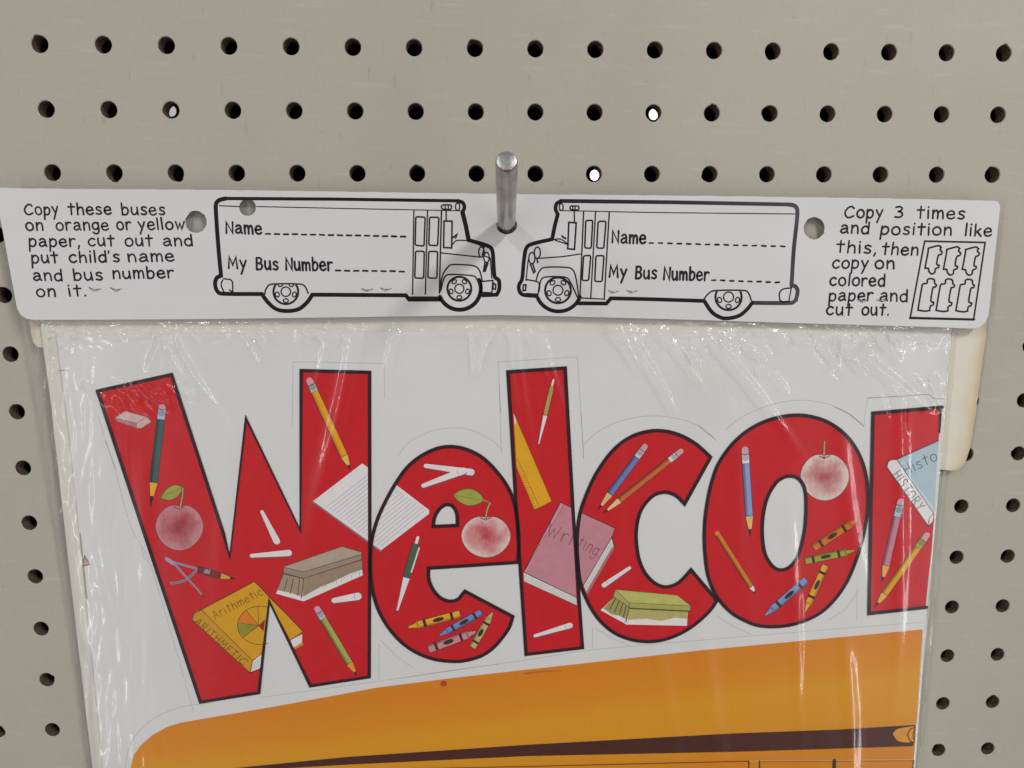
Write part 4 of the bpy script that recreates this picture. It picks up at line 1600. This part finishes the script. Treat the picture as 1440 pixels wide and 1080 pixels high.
a.fill(C1((250, 888), (530, 906), (526, 945), (470, 940), (400, 955), (330, 944), (244, 950)), gb1)
a.fill(C1((182, 842), (250, 888), (242, 950), (205, 930), (170, 925), (130, 895)), gb2)
a.fill(C1((188, 806), (480, 833), (545, 884), (250, 868)), gw1)
a.fill(C1((250, 868), (545, 884), (540, 907), (255, 893)), gw2)
a.fill(C1((188, 806), (250, 868), (255, 893), (176, 838)), gw2)
dk = ink((82, 74, 34))
for l in ([(188, 806), (480, 833), (545, 884), (540, 907), (255, 893), (176, 838), (188, 806)], [(188, 806), (250, 868), (545, 884)], [(250, 868), (255, 893)]):
    a.line(C1(*l), .7, dk)
for x0, y0, x1, y1 in ((188, 848, 160, 900), (205, 858, 182, 915), (222, 870, 205, 925), (238, 880, 224, 938), (252, 890, 236, 960)):
    a.line(C1((x0, y0), (x1, y1)), 1.4, dk)
a.line(C1((255, 896), (538, 910)), 1.4, dk)
for k in range(18):
    x = 268 + k * 14.5
    a.line(C1((x, 900 + k * .6), (x - 3, 925 + random.uniform(0, 22))), .5, gb2)
a.build("printed_brush", Cl, "olive green scrubbing brush with white bristle tips")

# o
o_out = OO((475, 45), (540, 55), (600, 76), (660, 115), (710, 167), (750, 235), (775, 310), (785, 390), (785, 470), (775, 550), (755, 640), (725, 730), (690, 810), (640, 885), (580, 945), (510, 985), (430, 1010), (350, 1018), (280, 1012), (220, 990), (160, 955), (110, 905), (75, 850), (50, 780), (38, 700), (33, 610), (37, 520), (50, 430), (68, 350), (95, 275), (140, 205), (190, 150), (250, 105), (320, 71), (400, 50))
o_in = OO((420, 325), (460, 333), (485, 360), (498, 400), (501, 470), (497, 550), (485, 620), (465, 690), (435, 735), (400, 755), (365, 752), (335, 725), (312, 680), (302, 620), (300, 560), (305, 500), (318, 440), (340, 390), (375, 345))
Ol = letter(o_out, [o_in], "red letter o with crayons and a stemmed apple")
letter_line(Ol, [o_out, o_in])
pencil(Ol, OO, (220, 190), (246, 602), 10.4, (134, 150, 196), "light blue upright pencil with a pink eraser", (.09, .19, .78, .92), wood=(220, 176, 106), ferrule=(222, 220, 222))
pencil(Ol, OO, (88, 580), (268, 864), 7.4, (206, 122, 30), "thin orange pencil without an eraser", (0, 0, .90, .97), wood=(222, 214, 206))


def o_cut(x, y):
    # the inner rim of the o runs over the apple's lower left
    lim = 480 + (y - 330) * .22
    return (max(x, min(lim, 505)), y) if y > 330 else (x, y)


apple(Ol, OO, 588, 328, 110, 110, M_APPLE3, "pale pink apple with an upright stem and no leaf", None, OO((587, 166), (584, 236)), cut=o_cut)
crayon(Ol, OO, (742, 524), (536, 656), 10.6, (204, 112, 34), "orange crayon")
crayon(Ol, OO, (724, 668), (498, 716), 9.6, (158, 158, 46), "yellow green crayon")
crayon(Ol, OO, (497, 948), (592, 736), 9.6, (222, 160, 36), "golden yellow crayon")
crayon(Ol, OO, (314, 966), (504, 802), 10.2, (124, 148, 196), "pale blue crayon")

# m, cut off by the sheet's edge
m_out = MM((82, 123), (372, 98), (362, 212), (359, 240), (350, 370), (341, 545), (330, 700), (318, 810), (305, 941), (65, 968), (72, 560))
Ml = letter(m_out, [], "red letter m cut off by the right edge of the sheet", sm=False)
letter_line(Ml, [MM((307, 941), (65, 968), (72, 560), (82, 123), (372, 98))], sm=False, open_=True)
a = Art(D_SHEET, LAY_LINE)
a.fill(MM((361, 98), (374, 98), (365, 208), (358, 205)), M_LINE)
a.build("letter_outline", Ml)
a = Item()
bl, hp = ink((168, 186, 196), .06), ink((70, 62, 72), .1)
a.fill(MM((180, 318), (359, 238), (350, 370), (341, 547), (336, 545)), bl)
a.fill(MM((140, 350), (146, 328), (160, 318), (182, 318), (338, 546), (334, 580), (316, 600)), M_WHITE)
a.fill(MM((180, 318), (205, 348), (340, 520), (340, 547)), ink((186, 200, 208), .05))
a.line(MM((140, 350), (146, 328), (160, 318), (182, 318), (359, 238)), 1.4, ink((84, 30, 40)))
a.line(MM((182, 318), (338, 546)), .9, hp)
a.line(MM((140, 350), (316, 600), (338, 578)), 1.4, ink((84, 50, 60)))
a.line(MM((338, 546), (320, 565), (316, 598)), 1.0, hp, sm=True)
word(a, "Histo", MM((222, 384))[0], MM((356, 318))[0], 10.5, 1.2, hp, .04)
word(a, "HISTORY", MM((162, 384))[0], MM((272, 536))[0], 9.0, 1.1, hp, .04)
a.build("printed_book", Ml, "light blue History book with a white spine")
pencil(Ml, MM, (201, 484), (121, 834), 10.4, (196, 128, 146), "pink pencil with a pale blue ferrule", (.08, .22, .81, .94), wood=(216, 170, 92), ferrule=(166, 188, 200))
pencil(Ml, MM, (316, 628), (91, 940), 9.6, (218, 156, 32), "golden yellow pencil with a long point", (.10, .20, .83, .94), wood=(220, 172, 72), ferrule=(166, 164, 90))

# bus
bus_top = B1((78, 480), (90, 430), (110, 400), (150, 364), (200, 336), (245, 322)) + [(319.4, 1005), (400, 991), (531, 966.8), (640, 953), (760, 939.5), (990, 914), (1150, 899), (1297.5, 885)]
bus_poly = bus_top + [(1290, 1000), (1284, 1080), (1266.5, 1326), (178, 1326), (174, 1120)]
a = Art(D_SHEET, 0.00006)
a.fill(bus_poly, M_BUS)
bus = a.build("bus_picture", sheet, "large orange school bus roof below the letters")
a = Art(D_SHEET, 0.00014)
brown = ink((74, 33, 22), .14)
st_t = [(250, 1092), (332, 1080), (489, 1064.5), (616, 1056), (740, 1047.5), (1031, 1031.5), (1180, 1026), (1286, 1019.5)]
st_b = [(1284, 1049), (1180, 1052.5), (1031, 1057), (740, 1063), (489, 1075), (404, 1080), (250, 1104)]
a.fill(st_t + st_b, brown)
a.line(st_t, .8, INKC)
a.build("roof_stripe", bus)
a = Art(D_SHEET, 0.0002)
lamp = B2((1234, 412), (1248, 396), (1270, 390), (1310, 384), (1308, 440), (1280, 442), (1252, 436))
a.fill(lamp, ink((214, 146, 44)), sm=True)
a.line(B2((1312, 390), (1296, 396), (1286, 414), (1294, 434), (1308, 442)), 1.6, M_LINE, sm=True)
a.line(lamp, 1.2, M_LINE, closed=True, sm=True)
a.line(B2((1310, 396), (1304, 414), (1308, 434)), 1.2, M_LINE, sm=True)
a.build("roof_lamp", bus)
a = Art(D_SHEET, 0.0002)
a.line([(560, 1081), (740, 1077.5), (1053, 1070)], 1.1, brown)
a.line([(1053, 1070), (1070, 1069.5), (1284, 1068)], .9, ink((214, 186, 130)))
a.line([(1070, 1070.6), (1284, 1069.4)], .6, brown)
a.line([(1053, 1070), (1050, 1322)], 1.6, brown)
a.line([(1068, 1069.5), (1065, 1322)], 1.6, brown)
a.line([(1173, 1069), (1170, 1322)], 5, brown)
a.line([(1284.5, 1068), (1266, 1322)], 1.8, brown)
a.build("window_frame", bus)
a = Art(D_SHEET, 0.0002)
a.fill(ellipse(624, 961, 4.5, 4, 14), ink((176, 62, 34)))
a.build("ink_spot", bus)
a = Art(D_SHEET, 0.0002)
a.line([(738, 947), (760, 944), (790, 943)], 3.0, ink((196, 92, 34)), w2=1)
a.build("ink_spot", bus)

# ------------------------------------------------------------------ plastic bag
lx = [(430, 28), (470, 34), (600, 56), (677, 67), (800, 87), (961, 110), (1080, 124), (1335, 155)]
rx_ = [(430, 1352), (470, 1347), (560, 1339), (660, 1331), (740, 1324), (850, 1316), (930, 1308), (1000, 1301), (1080, 1294), (1335, 1273)]


def interp(tab, y):
    for (y0, x0), (y1, x1) in zip(tab, tab[1:]):
        if y <= y1:
            return x0 + (x1 - x0) * (y - y0) / (y1 - y0)
    return tab[-1][1]


def ridge(v):
    return 1 - abs(v)


# creases that fan out from the header's lower edge: (x0, y0, x1, y1, width px, height m)
CREASES = []
_r = random.Random(11)
for x0, y0, x1, y1, w, hh in [(505, 448, 430, 790, 13, .00050), (470, 455, 440, 560, 7, .0003), (575, 560, 540, 900, 10, .00030), (722, 448, 752, 700, 9, .00035), (760, 460, 800, 620, 7, .0003),
                             (858, 560, 880, 960, 14, .00042), (925, 880, 965, 1190, 11, .00045), (978, 860, 1040, 1190, 15, .00060), (740, 930, 745, 1190, 12, .00030), (640, 940, 650, 1190, 12, .00026),
                             (1110, 700, 1128, 1100, 7, .00028), (1125, 830, 1124, 1000, 5, .00022), (1180, 600, 1225, 900, 11, .00032), (1035, 600, 1050, 900, 12, .00026), (1270, 560, 1262, 1000, 9, .0003),
                             (330, 560, 300, 900, 12, .00022), (200, 640, 215, 1000, 11, .00022), (480, 900, 470, 1190, 12, .00022), (1190, 900, 1205, 1190, 10, .0003),
                             (862, 452, 905, 530, 6, .0006), (880, 455, 960, 600, 6, .0005), (925, 455, 1000, 560, 5, .0004), (690, 452, 660, 540, 6, .0004), (560, 452, 530, 560, 6, .0003),
                             (1150, 455, 1180, 520, 5, .0005), (1000, 470, 1130, 640, 7, .0004), (1180, 470, 1310, 580, 6, .0004), (250, 470, 330, 600, 7, .0003)]:
    CREASES.append((x0, y0, x1, y1, w, hh))
for _k in range(12):
    _x = _r.uniform(120, 1320)
    _y = _r.uniform(448, 470)
    _l = _r.uniform(30, 80)
    CREASES.append((_x, _y, _x + _r.uniform(-.4, .8) * _l, _y + _l, _r.uniform(3.5, 6), _r.uniform(.00015, .0004)))

# crumpled patches: by the W's top left corner, along the header's edge, at the right and the left corner
for cx_, cy_, rx2, ry2, cnt, ang, spread in ((190, 540, 50, 26, 22, 42, 25), (1215, 474, 120, 14, 42, 20, 75), (1130, 520, 90, 40, 8, 50, 20), (85, 462, 45, 14, 22, 60, 80),
                                             (1010, 468, 70, 14, 14, 55, 40), (480, 462, 260, 8, 24, 15, 60), (1295, 545, 25, 40, 8, 40, 50), (60, 700, 18, 220, 16, 85, 30)):
    for _k in range(cnt):
        _x, _y = _r.gauss(cx_, rx2 * .6), max(451, _r.gauss(cy_, ry2 * .6))
        _l = _r.uniform(12, 46)
        _a = math.radians(ang + _r.uniform(-spread, spread))
        CREASES.append((_x, _y, _x + _l * math.cos(_a), _y + _l * math.sin(_a), _r.uniform(2.4, 4.6), _r.uniform(.00026, .0006) * _r.choice((1, 1, -.5))))

import numpy as np
nx_, ny_ = 560, 360
tj = np.linspace(0, 1, ny_ + 1)
Yr = 432 + (1332 - 432) * tj ** 1.6
XL = np.array([interp(lx, y) for y in Yr])
XR = np.array([interp(rx_, y) for y in Yr])
Y = np.repeat(Yr[:, None], nx_ + 1, 1)
X = XL[:, None] + (XR - XL)[:, None] * np.linspace(0, 1, nx_ + 1)[None, :]
Hc = np.zeros_like(X)
for x0, y0, x1, y1, w, hh in CREASES:
    dx, dy = x1 - x0, y1 - y0
    L2_ = dx * dx + dy * dy
    s_ = ((X - x0) * dx + (Y - y0) * dy) / L2_
    bend = 0.18 * w * np.sin(s_ * 7 + x0)
    dd = np.abs((X - x0) * dy - (Y - y0) * dx) / math.sqrt(L2_) + bend * 0
    dd = np.abs(((X - x0) * dy - (Y - y0) * dx) / math.sqrt(L2_) + bend)
    Hc += (3.3 if y0 < 560 else 1.55) * hh * np.exp(-(dd / w) ** 2) * np.clip((1.05 - s_) * 1.6, 0, 1) * np.clip(s_ * 6 + .4, 0, 1)
tt = np.clip((Y - 452) / 12.0, 0, 1)
topw = np.exp(-np.maximum(0, Y - 452) / 24.0)
sidew = np.exp(-np.maximum(0, X - XL[:, None]) / 40.0)
v, f = [], []
for j in range(ny_ + 1):
    for i in range(nx_ + 1):
        x, y = X[j, i], Y[j, i]
        n4 = noise.noise(Vector((x / 60, y / 260, 5)))
        h = 0.00030 * n4 + Hc[j, i]
        tw, sw = topw[j, i], sidew[j, i]
        if tw > .04:
            h += tw * (0.0016 * ridge(noise.noise(Vector((x / 26 + 7, y / 13, 3))) * 1.6) + 0.0003 * noise.noise(Vector((x / 9, y / 8, 9))))
        if sw > .04:
            h += sw * 0.0012 * ridge(noise.noise(Vector((x / 12, y / 60, 1))) * 1.6)
        e = min(1.0, (x - XL[j]) / 30.0, (XR[j] - x) / 8.0)
        d = 0.0024 + (D_FILM + 0.0003 - 0.0024) * (1 - (1 - e) ** 2.2) + tt[j, i] * max(-0.0001, h + 0.0002)
        p = P(x, y, d)
        v.append((p.x, -d, p.y))
for j in range(ny_):
    for i in range(nx_):
        q = j * (nx_ + 1) + i
        f.append((q, q + nx_ + 1, q + nx_ + 2, q + 1))
o = len(v)
for j in range(81):
    y = 445 + (1332 - 445) * j / 80
    xl, xr = interp(lx, y), interp(rx_, y)
    for i in range(41):
        x = xl + (xr - xl) * i / 40
        d = 0.0016 + 0.0003 * noise.noise(Vector((x / 40, y / 40, 8)))
        p = P(x, y, d)
        v.append((p.x, -d, p.y))
for j in range(80):
    for i in range(40):
        q = o + j * 41 + i
        f.append((q, q + 41, q + 42, q + 1))
bag = mesh_obj("plastic_bag", v, f, [M_FILM], [0] * len(f), packet, "crinkled clear plastic bag with shiny wrinkles below the header card", smoothed=True)
# folded seams down both edges
for tab, w_, nm in ((lx, 2.2, 1), (rx_, -2.2, 1)):
    v, f = [], []
    ys = [432 + k * 18.0 for k in range(51)]
    for y in ys:
        x = interp(tab, y)
        for q, dd in ((0, 0.0022), (.5, 0.0027), (1, 0.0022)):
            p = P(x + w_ * (q - .5) + noise.noise(Vector((y / 30, q, 4))) * .8, y, dd)
            v.append((p.x, -dd, p.y))
    for k in range(50):
        for q in (0, 1):
            f.append((3 * k + q, 3 * k + 3 + q, 3 * k + 4 + q, 3 * k + 1 + q))
    mesh_obj("side_seam", v, f, [M_FILM], [0] * len(f), bag, smoothed=True)
